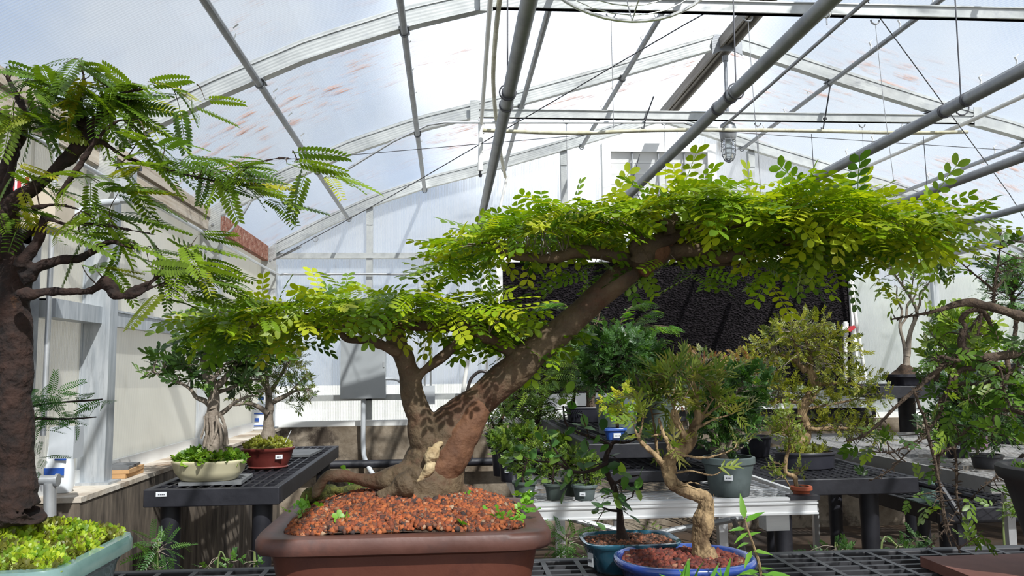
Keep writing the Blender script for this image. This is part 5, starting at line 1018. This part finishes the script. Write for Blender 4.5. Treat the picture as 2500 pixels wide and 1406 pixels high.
# ---- nursery plants on and behind the aluminium bench
T_SM = [sprig(.045, 10, .015, .0075, 'oval', 1.0, .05, s, .3) for s in range(4)]
T_OV = [sprig(.05, 9, .022, .0095, 'oval', .9, .08, s, .2) for s in range(4)]
T_ROUND = [sprig(.035, 7, .015, .012, 'obov', 1.1, .05, s, .3) for s in range(3)]
T_PIN = [pinnate(.085, 9, .016, .0062, droop=d, grow=.2) for d in (.25, .5)]
T_TINY = [sprig(.035, 11, .012, .005, 'oval', 1.0, .0, s, .3) for s in range(3)]
T_LONG = [sprig(.07, 6, .048, .022, 'oval', .9, .25, s, .0) for s in range(4)]
def plant(label, base, Y, z, pot, limbs, blobs, n, tm, cs, w=None, barkm=bark_gray, name='potted_plant', cat='plant', group=None, dY=None, tw=.35, upb=.4, label_at=None, rand=.7, jit=.6, flat=False, shell=2.2, tr=.003, cv=.1, sc=(.75, 1.2)):
    """pot = (r0, r1, h, material, kwargs) standing with its centre on base pixel column at depth Y, height z"""
    b = at(base, 900, Y); c = (b[0], Y, z); t_ = thing(name, label, cat, c, group)
    if pot:
        r0, r1, h, m_, kw = pot; roundpot(t_, c, r0, r1, h, m_, **kw)
        if label_at: sticker(t_, (c[0]+label_at[0]*(r0+r1)/2, Y-math.sqrt(max(0, 1-label_at[0]**2))*((r0+(r1-r0)*label_at[1])*kw.get('ry', 1)+.004), z+h*label_at[1]), label_at[2], label_at[2]*.62, (label_at[0], -math.sqrt(max(0, 1-label_at[0]**2)), .0))
    sk = []; tb = MB()
    for i, q in enumerate(limbs): limb(tb, q, Y, n=8, skel=sk, seed=int(abs(base))+i, k=5)
    if limbs: tb.build('trunk', barkm, t_, smooth=70)
    else: sk = [np.array([c, np.array(c)+(0, 0, .05)])]
    P = bushfoliage('foliage', blobs, Y, n, tm, cs, t_, w, dY, upb, sc=sc, rand=rand, jit=jit, flat=flat, shell=shell, cv=cv)
    if tw: twigs('twigs', sk, P, t_, barkm, tw, r0=tr, r1=tr*.4)
    return t_
DG = [(.022, .06, .015), (.04, .10, .02), (.065, .15, .03)]; MG = [(.05, .11, .018), (.09, .17, .025), (.16, .25, .04)]; LG = [(.11, .19, .022), (.21, .30, .035), (.06, .12, .018)]
OL = [(.15, .18, .02), (.25, .27, .025), (.06, .09, .01), (.33, .32, .035)]; RT = [(.10, .15, .04), (.20, .22, .05), (.30, .10, .07), (.35, .22, .08)]
K = dict
# on the bench front
plant('grey green labelled pot with a tiny leaved shrub, nearest the brown pot on the bench', 1277, 3.20, .753, (.034, .042, .072, dgreenpot, {}), [[(1277, 1180, 3), (1275, 1150, 2), (1280, 1130, 1.5)]], [(1272, 1135, 30, 30), (1262, 1110, 20, 20)], 130, T_SM, MG, label_at=(.35, .45, .022), group='small pots along the bright rim', barkm=bark_dark, sc=(.5, .85))
plant('small dark green pot behind the glossy sapling leaves, second along the bright rim', 1350, 3.20, .753, (.031, .038, .062, dgreenpot, {}), [[(1350, 1190, 3), (1352, 1150, 2)]], [(1350, 1130, 40, 34), (1335, 1165, 20, 12)], 170, T_TINY, LG, group='small pots along the bright rim', barkm=bark_dark, sc=(.5, .85))
plant('small black green pot half behind its paler neighbour', 1392, 3.30, .753, (.03, .038, .065, dgreenpot, {}), [[(1392, 1180, 3), (1396, 1140, 2)]], [(1395, 1120, 38, 34)], 130, T_TINY, LG, group='small pots along the bright rim', barkm=bark_dark, sc=(.5, .85))
plant('pale green pot with a white label, last before the risers along the bright rim', 1421, 3.18, .753, (.036, .044, .058, greenpot, {}), [[(1421, 1190, 3), (1425, 1150, 2)]], [(1430, 1145, 45, 34), (1400, 1160, 20, 14), (1455, 1165, 22, 16)], 220, T_TINY, LG, label_at=(-.35, .45, .022), group='small pots along the bright rim', barkm=bark_dark, sc=(.5, .85))
plant('grey green nursery pot with a label and dense dark leaved fig', 1770, 3.21, .753, (.075, .096, .148, greenpot, K(lip=.026)), [[(1772, 1150, 12), (1768, 1120, 11), (1758, 1095, 8), (1745, 1060, 5), (1720, 1020, 3)], [(1766, 1115, 6), (1782, 1070, 5), (1790, 1000, 4), (1800, 950, 3)], [(1760, 1098, 4), (1720, 1090, 3), (1690, 1070, 2)], [(1768, 1110, 3), (1815, 1090, 3), (1840, 1060, 2)]], [(1790, 960, 85, 55), (1830, 940, 50, 40), (1760, 1000, 70, 50), (1800, 1040, 45, 35), (1740, 1060, 50, 25), (1720, 950, 40, 30), (1775, 1085, 30, 20)], 520, T_OV, DG+[(.16, .30, .05)], [.3, .35, .27, .08], label_at=(-.35, .52, .032), dY=.10, tr=.002)
plant('tiny terracotta pot with a little crooked tree on the bench corner', 1943, 3.12, .753, (.027, .035, .042, terra, K(lip=.016)), [[(1943, 1203, 6), (1943, 1180, 6), (1940, 1165, 7), (1925, 1158, 5), (1917, 1150, 5), (1920, 1120, 5), (1928, 1090, 4), (1925, 1060, 2)], [(1935, 1200, 2), (1918, 1170, 2), (1910, 1160, 1.5)]], [(1925, 1060, 45, 28), (1915, 1020, 28, 35), (1950, 1075, 30, 20), (1885, 1040, 20, 30), (1888, 1140, 22, 18), (1955, 1145, 16, 22), (1900, 1165, 20, 8)], 420, T_TINY, [(.20, .26, .03), (.30, .34, .05), (.12, .20, .03)], barkm=bark_tan, dY=.05, tr=.0012, upb=.7, name='potted_bonsai', cat='bonsai', sc=(.35, .7))
plant('black pot with thin tree stems behind the twisted tan trunk', 1700, 4.25, .753, (.075, .082, .10, blackpot, {}), [[(1705, 1120, 5), (1702, 1080, 4), (1710, 1000, 3), (1700, 930, 2)], [(1696, 1120, 4), (1680, 1040, 3), (1670, 950, 2)]], [(1700, 940, 70, 60), (1680, 900, 55, 40), (1720, 880, 40, 30), (1650, 960, 35, 40)], 520, T_TINY, RT, [.35, .35, .15, .15], barkm=bark_gray, dY=.2, upb=.9)
plant('reddish tipped shrub standing behind the dark leaved fig', 1835, 4.9, .717, (.08, .10, .12, blackpot, {}), [[(1835, 1060, 5), (1830, 980, 4), (1825, 900, 2)]], [(1820, 900, 60, 40), (1860, 890, 50, 35), (1830, 950, 60, 50), (1780, 890, 30, 25)], 420, T_SM, RT+OL, dY=.2, upb=.9)
plant('black pot at the bench edge with a broken leaved green shrub', 1248, 3.75, .753, (.052, .062, .125, blackpot, {}), [[(1248, 1110, 4), (1252, 1080, 3)]], [(1255, 1075, 50, 26), (1290, 1070, 50, 26), (1230, 1095, 30, 14)], 240, T_ROUND, LG, label_at=(-.5, .4, .02), dY=.12, barkm=bark_dark)
plant('tall black pot at the bench edge beside another black pot', 1228, 3.95, .753, (.05, .058, .14, blackpot, {}), [[(1228, 1090, 3), (1225, 1065, 2)]], [(1225, 1070, 30, 18)], 60, T_ROUND, LG, barkm=bark_dark)
t_ = plant('feathery green tree in a long black tray in the middle of the bench', 1286, 4.4, .753, (.12, .13, .075, blackpot, K(ry=.7, e=5)), [[(1300, 1120, 11), (1300, 1090, 10), (1308, 1050, 8), (1318, 1000, 6), (1325, 950, 4), (1330, 900, 3)], [(1318, 1010, 4), (1280, 970, 3), (1250, 940, 2)], [(1322, 980, 4), (1370, 930, 3), (1400, 890, 2)]], [(1310, 930, 90, 70), (1270, 970, 70, 50), (1350, 890, 80, 60), (1340, 970, 60, 60), (1390, 920, 50, 50), (1310, 840, 40, 30)], 430, T_PIN, MG+LG, barkm=bark_dark, dY=.25, flat=True)
plant('low bright green seedling mound beside the long black tray', 1325, 3.98, .753, (.06, .07, .06, blackpot, {}), [], [(1390, 1090, 60, 25), (1340, 1085, 50, 22), (1440, 1110, 40, 26)], 260, T_ROUND, LG, dY=.12, tw=0)
plant('pink flowered bush in a black pot at the back corner of the bench', 1212, 5.3, .753, (.06, .075, .10, blackpot, {}), [[(1212, 1060, 5), (1225, 1020, 4), (1250, 990, 2)], [(1212, 1050, 4), (1195, 1020, 2)]], [(1230, 1010, 70, 45), (1280, 1000, 50, 40), (1190, 1030, 40, 30), (1260, 960, 60, 30), (1320, 1030, 40, 30)], 460, T_SM, MG+[(.45, .14, .20)], [.35, .35, .24, .06], dY=.25, barkm=bark_dark)
# on the upper riser
RZ = .947
t2 = plant('flat black training pot with a label and bright tipped raintree seedling', 1442, 4.75, RZ, (.13, .145, .085, blackpot, K(ry=.55, e=7)), [[(1443, 1005, 12), (1441, 970, 12), (1443, 935, 11), (1440, 880, 7), (1450, 820, 4), (1465, 760, 2)], [(1440, 900, 4), (1400, 850, 3), (1360, 830, 2)], [(1443, 880, 4), (1500, 830, 3), (1560, 790, 2), (1600, 800, 1.5)]], [(1440, 850, 90, 55), (1400, 880, 80, 50), (1480, 820, 90, 50), (1370, 860, 50, 50), (1520, 870, 40, 40), (1430, 780, 40, 35)], 420, T_PIN, MG+DG, label_at=(.55, .5, .04), dY=.3, flat=True, barkm=bark_br)
tb = MB(); sk = []; PP = []; DD = []
for i, (q) in enumerate([[(1480, 960, 5), (1490, 860, 4), (1545, 790, 3), (1590, 760, 1.5)], [(1490, 860, 3), (1560, 800, 2), (1640, 797, 1.2)], [(1480, 940, 4), (1430, 780, 3), (1460, 700, 1.2)], [(1430, 800, 3), (1380, 745, 2), (1330, 740, 1)], [(1480, 900, 3), (1400, 830, 2), (1340, 790, 1)], [(1490, 850, 3), (1530, 760, 2), (1570, 738, 1)], [(1485, 930, 3), (1560, 860, 2), (1610, 830, 1)]]):
    pl = limb(tb, q, 4.9, n=6, skel=sk, seed=900+i, k=8)
    for j in range(4, len(pl)):
        for s_ in (-1, 1):
            PP.append(pl[j]); tdir = pl[j]-pl[j-1]; tdir /= np.linalg.norm(tdir); DD.append(tdir*.6+np.array((0, s_*.9, -.15)))
tb.build('shoots', bark_br, t2); PP = np.array(PP); DD = np.array(DD); scatter('shoot_leaves', [pinnate(.12, 11, .022, .008, droop=.3, grow=.3)], PP, frames(DD, np.array((0, -.2, 1.)), .25), rng.uniform(.7, 1.1, len(PP)), palette(len(PP), [(.10, .26, .03), (.26, .46, .04), (.06, .17, .02)]), t2)
plant('big grey green pot under the small blue pot, with a dense deep green fig', 1504, 3.85, RZ, (.085, .098, .165, greenpot, K(lip=.03)), [[(1505, 985, 7), (1500, 930, 6), (1490, 880, 4)]], [(1490, 880, 70, 55), (1455, 920, 45, 45), (1520, 850, 60, 40), (1450, 860, 50, 40)], 430, T_OV, DG, dY=.2, barkm=bark_dark)
plant('largest dark green pot on the riser with a glossy leaved fig on a pale trunk', 1592, 4.1, RZ, (.10, .115, .19, dgreenpot, K(lip=.03)), [[(1560, 985, 9), (1558, 960, 8), (1560, 940, 8), (1545, 915, 6), (1530, 880, 4)], [(1560, 940, 5), (1575, 900, 4), (1560, 860, 2)]], [(1530, 860, 60, 50), (1570, 880, 50, 45), (1550, 900, 60, 40), (1510, 830, 50, 30), (1590, 860, 25, 30)], 480, T_OV, DG+[(.12, .26, .05)], dY=.18, barkm=bark_gray)
plant('small black pot on the riser behind the flat training pot', 1400, 4.9, RZ, (.035, .045, .07, blackpot, {}), [[(1400, 985, 4), (1402, 950, 3), (1395, 930, 2)]], [(1400, 945, 30, 16)], 40, T_SM, DG, barkm=bark_dark)
bp_ = plant('small bright blue glazed pot with a label and yellowing sapling', 1497, 3.52, RZ, (.034, .044, .05, cobalt2, K(ry=.8, e=5)), [[(1508, 1050, 4), (1506, 1020, 4), (1508, 990, 3), (1500, 965, 2)], [(1508, 1015, 2), (1530, 1005, 1.5)], [(1508, 990, 2), (1480, 985, 1.2)]], [(1505, 985, 40, 16), (1520, 965, 25, 16), (1530, 1010, 25, 16), (1490, 1015, 20, 12), (1475, 985, 15, 8)], 75, T_ROUND, [(.40, .46, .03), (.22, .40, .03), (.55, .50, .03)], label_at=(.1, .4, .032), barkm=bark_dark, dY=.04, tr=.0012)
# black bench: oval tray tree
Yo = 4.3; oc = at(1955, 900, Yo)
ot = thing('potted_bonsai', 'olive green spreading bonsai with a sinuous tan trunk in a black oval tray', 'bonsai', (oc[0], Yo, .717)); roundpot(ot, (oc[0], Yo, .717), .150, .155, .085, blackpot, rim=.012, n=48, ry=.75, fill=.9)
sk = []; tb_ = MB()
for i, q in enumerate([[(1945, 1135, 22), (1945, 1105, 18), (1962, 1070, 16), (1966, 1035, 15), (1958, 1005, 14), (1972, 975, 13), (1990, 940, 12), (1975, 905, 10), (1978, 880, 8), (1975, 850, 6), (1965, 820, 3)], [(1966, 905, 8), (1945, 885, 6), (1920, 870, 4), (1890, 860, 2)], [(1990, 940, 6), (2020, 938, 5), (2060, 935, 3), (2120, 950, 2)], [(1970, 1045, 6), (1990, 1048, 5), (2050, 1045, 4), (2110, 1050, 2)],
        [(1960, 985, 5), (1920, 980, 4), (1870, 985, 2)], [(1978, 880, 5), (2010, 870, 3), (2050, 850, 2)], [(1950, 890, 4), (1945, 850, 3), (1930, 810, 2)], [(1965, 1000, 4), (2040, 985, 3), (2090, 975, 2)]]): limb(tb_, q, Yo+(.04*((i % 3)-1) if i else 0), n=10, skel=sk, seed=200+i, k=6)
tb_.build('trunk', bark_tan, ot, smooth=70)
T_OLV = [sprig(.050, 9, .019, .0075, 'oval', .9, .05, s, .2) for s in range(4)]
P = bushfoliage('foliage', [(1945, 800, 60, 32), (1985, 785, 45, 22), (1900, 830, 70, 26), (2010, 830, 60, 30), (1855, 845, 35, 14), (1960, 850, 90, 30), (1880, 890, 55, 22), (2050, 865, 50, 20), (2080, 930, 80, 26), (2020, 900, 60, 25), (1890, 950, 70, 26), (1860, 1000, 45, 18), (2060, 985, 80, 22), (2130, 960, 45, 18), (1950, 960, 50, 20), (2080, 1045, 90, 20), (2130, 1070, 40, 14), (1870, 930, 40, 20), (2020, 1030, 40, 14)], Yo, 1150, T_OLV, OL, ot, dY=.22, upb=.35, flat=False, rand=.5)
twigs('twigs', sk, P, ot, bark_gray, .3, r0=.0025, r1=.001)
for k_ in range(60):
    pass
P = np.array([(oc[0]+.13*r*math.cos(a), Yo+.1*r*math.sin(a), .80) for r, a in rng.uniform(0, 1, (80, 2))*(1, 2*PI)]); scatter('weeds', T_TINY, P, frames(rng.normal(0, .5, P.shape)+(0, 0, 1), np.array((0, 1., 0)), .5), rng.uniform(.8, 1.6, 80), palette(80, OL), ot)
# grey stemmed sapling by the far wall
Ys = 6.35; sc0 = at(2229, 950, Ys)
gs = thing('potted_sapling', 'slender grey stemmed sapling on a root mound in a dark blue training pot', 'bonsai', (sc0[0], Ys, 1.091)); MB().loft([(.16, .11, 0, 6), (.19, .13, .06, 6), (.20, .14, .065, 6), (.20, .14, .085, 6), (.185, .125, .085, 6), (.18, .12, .06, 6)], (sc0[0], Ys, 1.091), 40, 6).build('pot', blackpot, gs, smooth=50)
soilbed('root_mound', lambda x, y: .10*math.exp(-((x+.06)**2+y**2)/.007)+.008*math.sin(x*70)*math.sin(y*60), .18, .12, (sc0[0], Ys, 1.091+.07), soilm, gs, 6, 36, 10)
sk = []; tb_ = MB()
for i, q in enumerate([[(2208, 925, 12), (2212, 890, 9), (2214, 865, 7), (2206, 835, 4), (2198, 800, 3.5), (2212, 775, 3), (2216, 745, 3), (2232, 725, 2), (2240, 700, 1)], [(2214, 870, 8), (2220, 820, 6), (2232, 785, 5), (2238, 760, 4), (2228, 735, 4), (2205, 700, 3), (2185, 670, 2), (2165, 630, 1.5)], [(2236, 762, 4), (2246, 740, 3), (2246, 720, 2.5), (2262, 700, 2), (2285, 660, 1.5)], [(2214, 870, 5), (2210, 840, 3), (2196, 800, 3), (2202, 760, 3), (2190, 730, 2), (2190, 700, 1.5)], [(2222, 730, 2), (2228, 690, 1.5), (2230, 660, 1)], [(2203, 700, 2), (2204, 640, 1.5), (2200, 590, 1)]]): limb(tb_, q, Ys, n=9, skel=sk, seed=220+i, k=6)
tb_.build('trunk', bark_gray, gs, smooth=70)
P = bushfoliage('foliage', [(2180, 670, 30, 25), (2200, 620, 35, 20), (2270, 650, 40, 25), (2230, 690, 50, 22), (2200, 730, 25, 10), (2290, 670, 25, 20), (2250, 730, 25, 12), (2170, 600, 20, 12), (2190, 590, 30, 12), (2150, 640, 18, 12)], Ys, 75, [sprig(.12, 4, .075, .03, 'oval', .8, .2, s, 0) for s in range(3)], [(.14, .22, .03), (.24, .32, .05), (.09, .15, .03)], gs, dY=.2, upb=0)
twigs('twigs', sk, P, gs, bark_gray, .8, r0=.004, r1=.002)
# tall black pot at the edge and the thorny cascading bonsai rooted in it
bx = (1.41, 1.80, .777)
tp = thing('potted_bonsai', 'sprawling thorny bonsai with arching bare branches in a tall matte black pot', 'bonsai', bx)
MB().loft([(.085, .085, 0), (.09, .09, .006), (.105, .105, .08), (.125, .125, .16), (.138, .138, .205), (.150, .150, .213), (.155, .155, .225), (.155, .155, .238), (.145, .145, .243), (.130, .130, .240), (.122, .122, .22)], bx, 56, 2.0).build('pot', darkpot, tp, smooth=60)
soilbed('soil', lambda x, y: .006*math.sin(x*60)*math.sin(y*50), .128, .128, (bx[0], bx[1], .777+.225), soilm, tp, 2, 32, 5)
P = np.array([(bx[0]+.12*r*math.cos(a), bx[1]+.12*r*math.sin(a), 1.005) for r, a in rng.uniform(0, 1, (60, 2))*(1, 2*PI)]); scatter('weeds', T_WEED, P, frames(rng.normal(0, .5, P.shape)+(0, 0, 1), np.array((0, 1., 0)), .5), rng.uniform(.4, .8, 60), palette(60, MG), tp)
Yw = 1.95; sk = []; tb_ = MB(); WL = [[(2620, 1150, 30, 1.82), (2640, 1050, 28, 1.85), (2630, 950, 26, 1.9), (2600, 870, 22), (2560, 800, 18), (2500, 776, 14), (2450, 758, 12), (2390, 742, 11), (2340, 742, 9), (2290, 757, 5), (2240, 768, 3), (2175, 780, 2)],
   [(2640, 980, 24, 1.9), (2570, 900, 16), (2500, 868, 12), (2400, 872, 12), (2360, 862, 11), (2345, 830, 9), (2355, 800, 8), (2345, 780, 7), (2365, 760, 7), (2395, 758, 7), (2410, 775, 6), (2425, 805, 5), (2437, 830, 3)],
   [(2620, 960, 20), (2540, 935, 12), (2450, 905, 8), (2400, 870, 8), (2350, 872, 9), (2310, 890, 9), (2280, 915, 7), (2250, 940, 5), (2230, 955, 5), (2190, 990, 4), (2150, 1030, 3), (2105, 1065, 2), (2060, 1078, 1.5)],
   [(2355, 855, 9), (2320, 880, 8), (2290, 905, 6), (2285, 930, 5)], [(2400, 770, 6), (2380, 790, 5), (2360, 820, 7), (2350, 850, 8)], [(2395, 765, 4), (2390, 800, 3), (2388, 820, 2)], [(2360, 850, 6), (2340, 880, 6), (2300, 870, 4), (2290, 880, 3)],
   [(2425, 745, 5), (2427, 720, 4), (2428, 706, 4), (2440, 620, 2), (2445, 560, 1)], [(2427, 708, 3), (2380, 670, 2), (2320, 620, 1.5), (2290, 595, 1)], [(2427, 710, 3), (2460, 670, 2.5), (2495, 640, 2), (2530, 600, 1.5)],
   [(2232, 955, 4), (2245, 990, 4), (2262, 1035, 4), (2272, 1085, 4), (2285, 1140, 4), (2296, 1200, 3), (2305, 1270, 3), (2320, 1330, 1.5)], [(2330, 1095, 3), (2300, 1100, 5), (2290, 1125, 5), (2290, 1160, 4), (2300, 1220, 3), (2315, 1290, 2.5), (2345, 1350, 1.5)],
   [(2270, 1050, 2), (2230, 1080, 2), (2190, 1100, 1.5), (2150, 1105, 1)], [(2330, 1090, 3), (2335, 1130, 3), (2335, 1170, 3), (2336, 1210, 3), (2342, 1240, 2), (2348, 1265, 1.5)], [(2520, 1010, 10), (2450, 1000, 7), (2400, 1020, 6), (2350, 1060, 4), (2330, 1095, 3)],
   [(2400, 872, 4), (2440, 900, 3), (2450, 950, 3), (2470, 1000, 2)], [(2500, 870, 4), (2460, 920, 3), (2430, 1000, 3), (2420, 1070, 2)], [(2330, 890, 5), (2310, 960, 4), (2290, 1020, 3), (2260, 1060, 2)], [(2450, 905, 5), (2400, 940, 5), (2350, 935, 5), (2310, 960, 4), (2280, 1010, 3)],
   [(2500, 1110, 4), (2440, 1160, 2), (2400, 1190, 1.5), (2330, 1250, 1)], [(2265, 1060, 2), (2200, 1120, 1.5), (2170, 1150, 1), (2120, 1175, 1)], [(2340, 1240, 1.5), (2300, 1300, 1.2), (2260, 1340, 1)], [(2420, 880, 6), (2380, 900, 7), (2350, 900, 6), (2330, 930, 5), (2345, 970, 4), (2390, 990, 4)]]
for i, q in enumerate(WL): limb(tb_, [(*p[:3], (p[3] if len(p) > 3 else Yw+.03*((i % 5)-2))) for p in q], Yw, n=9, skel=sk, seed=240+i, k=6, wob=.14)
tb_.build('trunk', bark_br, tp, smooth=70)
th_ = MB()
for P_ in sk:
    for j in range(1, len(P_)-1):
        for _ in range(2):
            d_ = rng.normal(0, 1, 3); d_ /= np.linalg.norm(d_); th_.tube([P_[j], P_[j]+d_*rng.uniform(.008, .016)], [.0022, .0007], 4, cap=False)
th_.build('spurs', bark_br, tp)
P = bushfoliage('foliage', [(2290, 800, 30, 14), (2350, 830, 50, 26), (2300, 890, 50, 30), (2420, 860, 50, 26), (2400, 940, 70, 36), (2330, 980, 60, 34), (2460, 930, 50, 36), (2450, 1010, 60, 40), (2380, 1040, 60, 36), (2260, 1075, 45, 16), (2140, 1090, 45, 22), (2300, 1050, 40, 30), (2480, 840, 40, 30), (2300, 1190, 22, 20), (2320, 1140, 18, 16), (2130, 1170, 28, 6), (2215, 1215, 24, 14), (2310, 620, 30, 16), (2460, 600, 40, 30), (2450, 660, 40, 26), (2330, 650, 20, 14), (2180, 1070, 24, 12), (2440, 1090, 40, 20), (2490, 1200, 16, 24), (2360, 1290, 14, 14)], Yw, 250, T_LONG, [(.06, .13, .015), (.12, .23, .02), (.03, .07, .01), (.22, .31, .04)], tp, [.3, .28, .3, .12], dY=.14, upb=-.1, sc=(.30, .60))
twigs('twigs', sk, P, tp, bark_br, .6, r0=.0018, r1=.0007)
# plants on the dull bench and behind
plant('dark bush of narrow leaves in a black pot on the dull aluminium bench', 2325, 4.3, .753, (.055, .065, .10, blackpot, {}), [[(2325, 1110, 5), (2330, 1060, 4), (2340, 1000, 3)]], [(2330, 1020, 60, 45), (2380, 980, 60, 50), (2350, 950, 50, 40), (2290, 1040, 30, 30)], 420, T_OV, DG, dY=.2, barkm=bark_dark, label_at=(-.6, .6, .03))
plant('grey plastic pot with a thin stemmed bush next to the tall black pot', 2395, 3.85, .753, (.06, .07, .065, greypl, {}), [[(2385, 1120, 4), (2388, 1080, 3), (2385, 1040, 3)]], [(2400, 1040, 50, 45), (2430, 1000, 50, 50), (2380, 1060, 40, 24)], 360, T_OV, DG+MG[:1], dY=.2, barkm=bark_gray)
plant('maple like tree with fine fingered leaves against the far panels', 2470, 5.0, .753, (.11, .13, .10, blackpot, {}), [[(2470, 1040, 8), (2480, 960, 7), (2460, 880, 6), (2480, 800, 5), (2470, 720, 4)], [(2475, 800, 4), (2500, 760, 3)]], [(2460, 680, 40, 30), (2480, 650, 60, 26), (2430, 705, 30, 16), (2490, 740, 40, 24), (2450, 760, 30, 10), (2440, 650, 25, 16)], 420, T_FINE, [(.05, .15, .03), (.08, .22, .04), (.14, .26, .04)], dY=.2, barkm=bark_br, flat=True)
plant('purple rimmed low pot on the dull bench behind the hanging branches', 2365, 4.75, .753, (.085, .10, .075, purplem, K(ry=1)), [[(2395, 1100, 3), (2400, 1060, 2)]], [(2400, 1050, 30, 30)], 60, T_SM, DG)
plant('leafy shrub on the black far bench behind the tangled branches', 2360, 6.3, 1.092, (.12, .15, .14, greenpot, {}), [[(2355, 950, 8), (2350, 900, 6)]], [(2330, 880, 60, 50), (2380, 840, 50, 40), (2340, 800, 40, 50), (2370, 930, 60, 30)], 330, [sprig(.10, 7, .06, .028, 'oval', .9, .1, s, .2) for s in range(3)], [(.20, .30, .04), (.30, .40, .05), (.10, .20, .03)], dY=.3)
plant('low shrub with a black pot at the end of the far black bench', 2450, 6.4, 1.092, (.11, .13, .16, blackpot, {}), [], [(2450, 920, 50, 30), (2490, 900, 40, 40)], 160, T_OV, DG, dY=.2)
# plants growing at floor level
def weed(label, Y, z, blobs, n, tm, cs, stems, cat='weed', dY=.08, upb=.3, name='weed'):
    b = at(blobs[0][0], blobs[0][1], Y); t_ = thing(name, label, cat, (b[0], Y, z), 'weeds growing up between the benches'); tb = MB(); sk = []
    for i, q in enumerate(stems):
        P = at(q[-1][0], q[-1][1], Y) if len(q) == 1 else None
        pts = [at(a, b_, Y) for a, b_ in q]; pts = [np.array((pts[0][0]+.02, Y, z))]+pts; C_ = cr(pts, 6); tb.tube(C_, np.linspace(.005, .0018, len(C_)), 6); sk.append(C_)
    tb.build('stem', pmat('green stem', (.12, .17, .05), (.2, .24, .08)) if 'green stem' not in MATS else MATS['green stem'], t_)
    P = bushfoliage('foliage', blobs, Y, n, tm, cs, t_, None, dY, upb, sc=(.45, .8)); twigs('twigs', sk, P, t_, bark_gray, .5, r0=.0016, r1=.001); return t_
FG = [(.04, .12, .022), (.07, .18, .03), (.11, .22, .035)]
weed('feathery weed between the celadon pot and the ledge bench', 2.75, ZF, [(385, 1340, 40, 30), (375, 1380, 30, 22)], 60, T_PIN, FG, [[(385, 1390), (388, 1330)]])
weed('weed with bright oval leaves below the ledge bench, nearer the brown pot', 2.75, ZF, [(520, 1385, 35, 14), (575, 1370, 24, 14), (620, 1378, 26, 12)], 30, T_ROUND, FG, [[(530, 1400), (560, 1375)], [(620, 1400), (625, 1375)]])
weed('feathery weed beside the right end of the brown pot', 3.0, ZF, [(1385, 1320, 45, 30), (1370, 1350, 30, 16), (1420, 1335, 25, 16)], 60, T_PIN, FG, [[(1385, 1370), (1385, 1320)]])
weed('low weed under the bright aluminium bench brace', 4.2, ZF, [(1350, 1370, 30, 10), (1450, 1290, 30, 16), (1590, 1290, 30, 12)], 60, T_TINY, LG, [[(1450, 1300)], [(1590, 1300)]])
weed('dark leaved weed showing over the foreground bench edge below the black bench', 2.9, ZF, [(2050, 1345, 45, 14), (1990, 1350, 24, 8), (2085, 1350, 24, 12)], 46, T_OV, DG+FG[:1], [[(2040, 1370), (2050, 1345)], [(2085, 1365)]])
weed('thin arching weed reaching under the hanging branches', 2.8, ZF, [(2200, 1335, 40, 12), (2240, 1315, 30, 10), (2170, 1350, 20, 10)], 40, T_SM, DG+FG[:1], [[(2150, 1360), (2200, 1335), (2250, 1310)]])
weed('broad leaved weed beside the tall black pot', 2.6, ZF, [(2480, 1220, 26, 22), (2455, 1250, 18, 14), (2370, 1330, 18, 26)], 26, T_LONG, MG, [[(2450, 1300), (2470, 1230)], [(2370, 1370), (2368, 1330)]])
weed('scattered seedlings on the dirt under the black bench', 5.0, ZF, [(1800, 1300, 40, 8), (1480, 1262, 40, 8)], 40, T_TINY, LG, [[(1800, 1305)]])
sd = thing('lance_leaved_shoot', 'upright green shoot with lance leaves in front of the cobalt pot', 'weed', (at(1835, 1406, 1.66)[0], 1.66, .0)); tb = MB(); pl = cr([at(1870, 1620, 1.66), at(1858, 1406, 1.66), at(1842, 1340, 1.66), at(1825, 1290, 1.66), at(1818, 1262, 1.66)], 7); tb.tube(pl, np.linspace(.004, .0012, len(pl)), 6); tb.build('stem', bark_tan, sd)
LF = [(1818, 1268, -.1, 1), (1820, 1275, 1, .6), (1818, 1290, -1, .1), (1826, 1300, -1, -.4), (1822, 1310, 1, .4), (1830, 1325, -.9, .1), (1838, 1345, 1, 0), (1835, 1345, -.6, -.5), (1850, 1390, 1, .2), (1852, 1395, -1, .1), (1856, 1400, .8, -.1), (1850, 1405, -.6, .3), (1870, 1402, 1, .1)]
P = np.array([at(a, b, 1.66) for a, b, _, _ in LF]); D = np.array([(u, rng.normal(-.2, .3), v) for _, _, u, v in LF]); scatter('leaf_blades', [leaflet(.046, .013, (0, 0, 0), 0, shape='lance', tilt=.25)], P, frames(D, np.array((0, -.5, 1.)), .2), rng.uniform(.7, 1.15, len(P)), palette(len(P), [(.12, .32, .03), (.20, .42, .05)]), sd)
sd2 = thing('grass_tuft', 'green grassy leaf tips at the bottom edge below the cobalt pot', 'weed', (at(1650, 1406, 1.55)[0], 1.55, .751)); n = 16; P = np.array([at(x, 1425, 1.55) for x in np.linspace(1640, 1775, n)]); scatter('leaf_blades', [leaflet(.05, .010, (0, 0, 0), 0, shape='lance', tilt=.3)], P, frames(rng.normal(0, .7, (n, 3))+(0, 0, .9), np.array((0, -1., 0.3)), .3), rng.uniform(.5, 1.0, n), palette(n, [(.12, .34, .03)]), sd2)
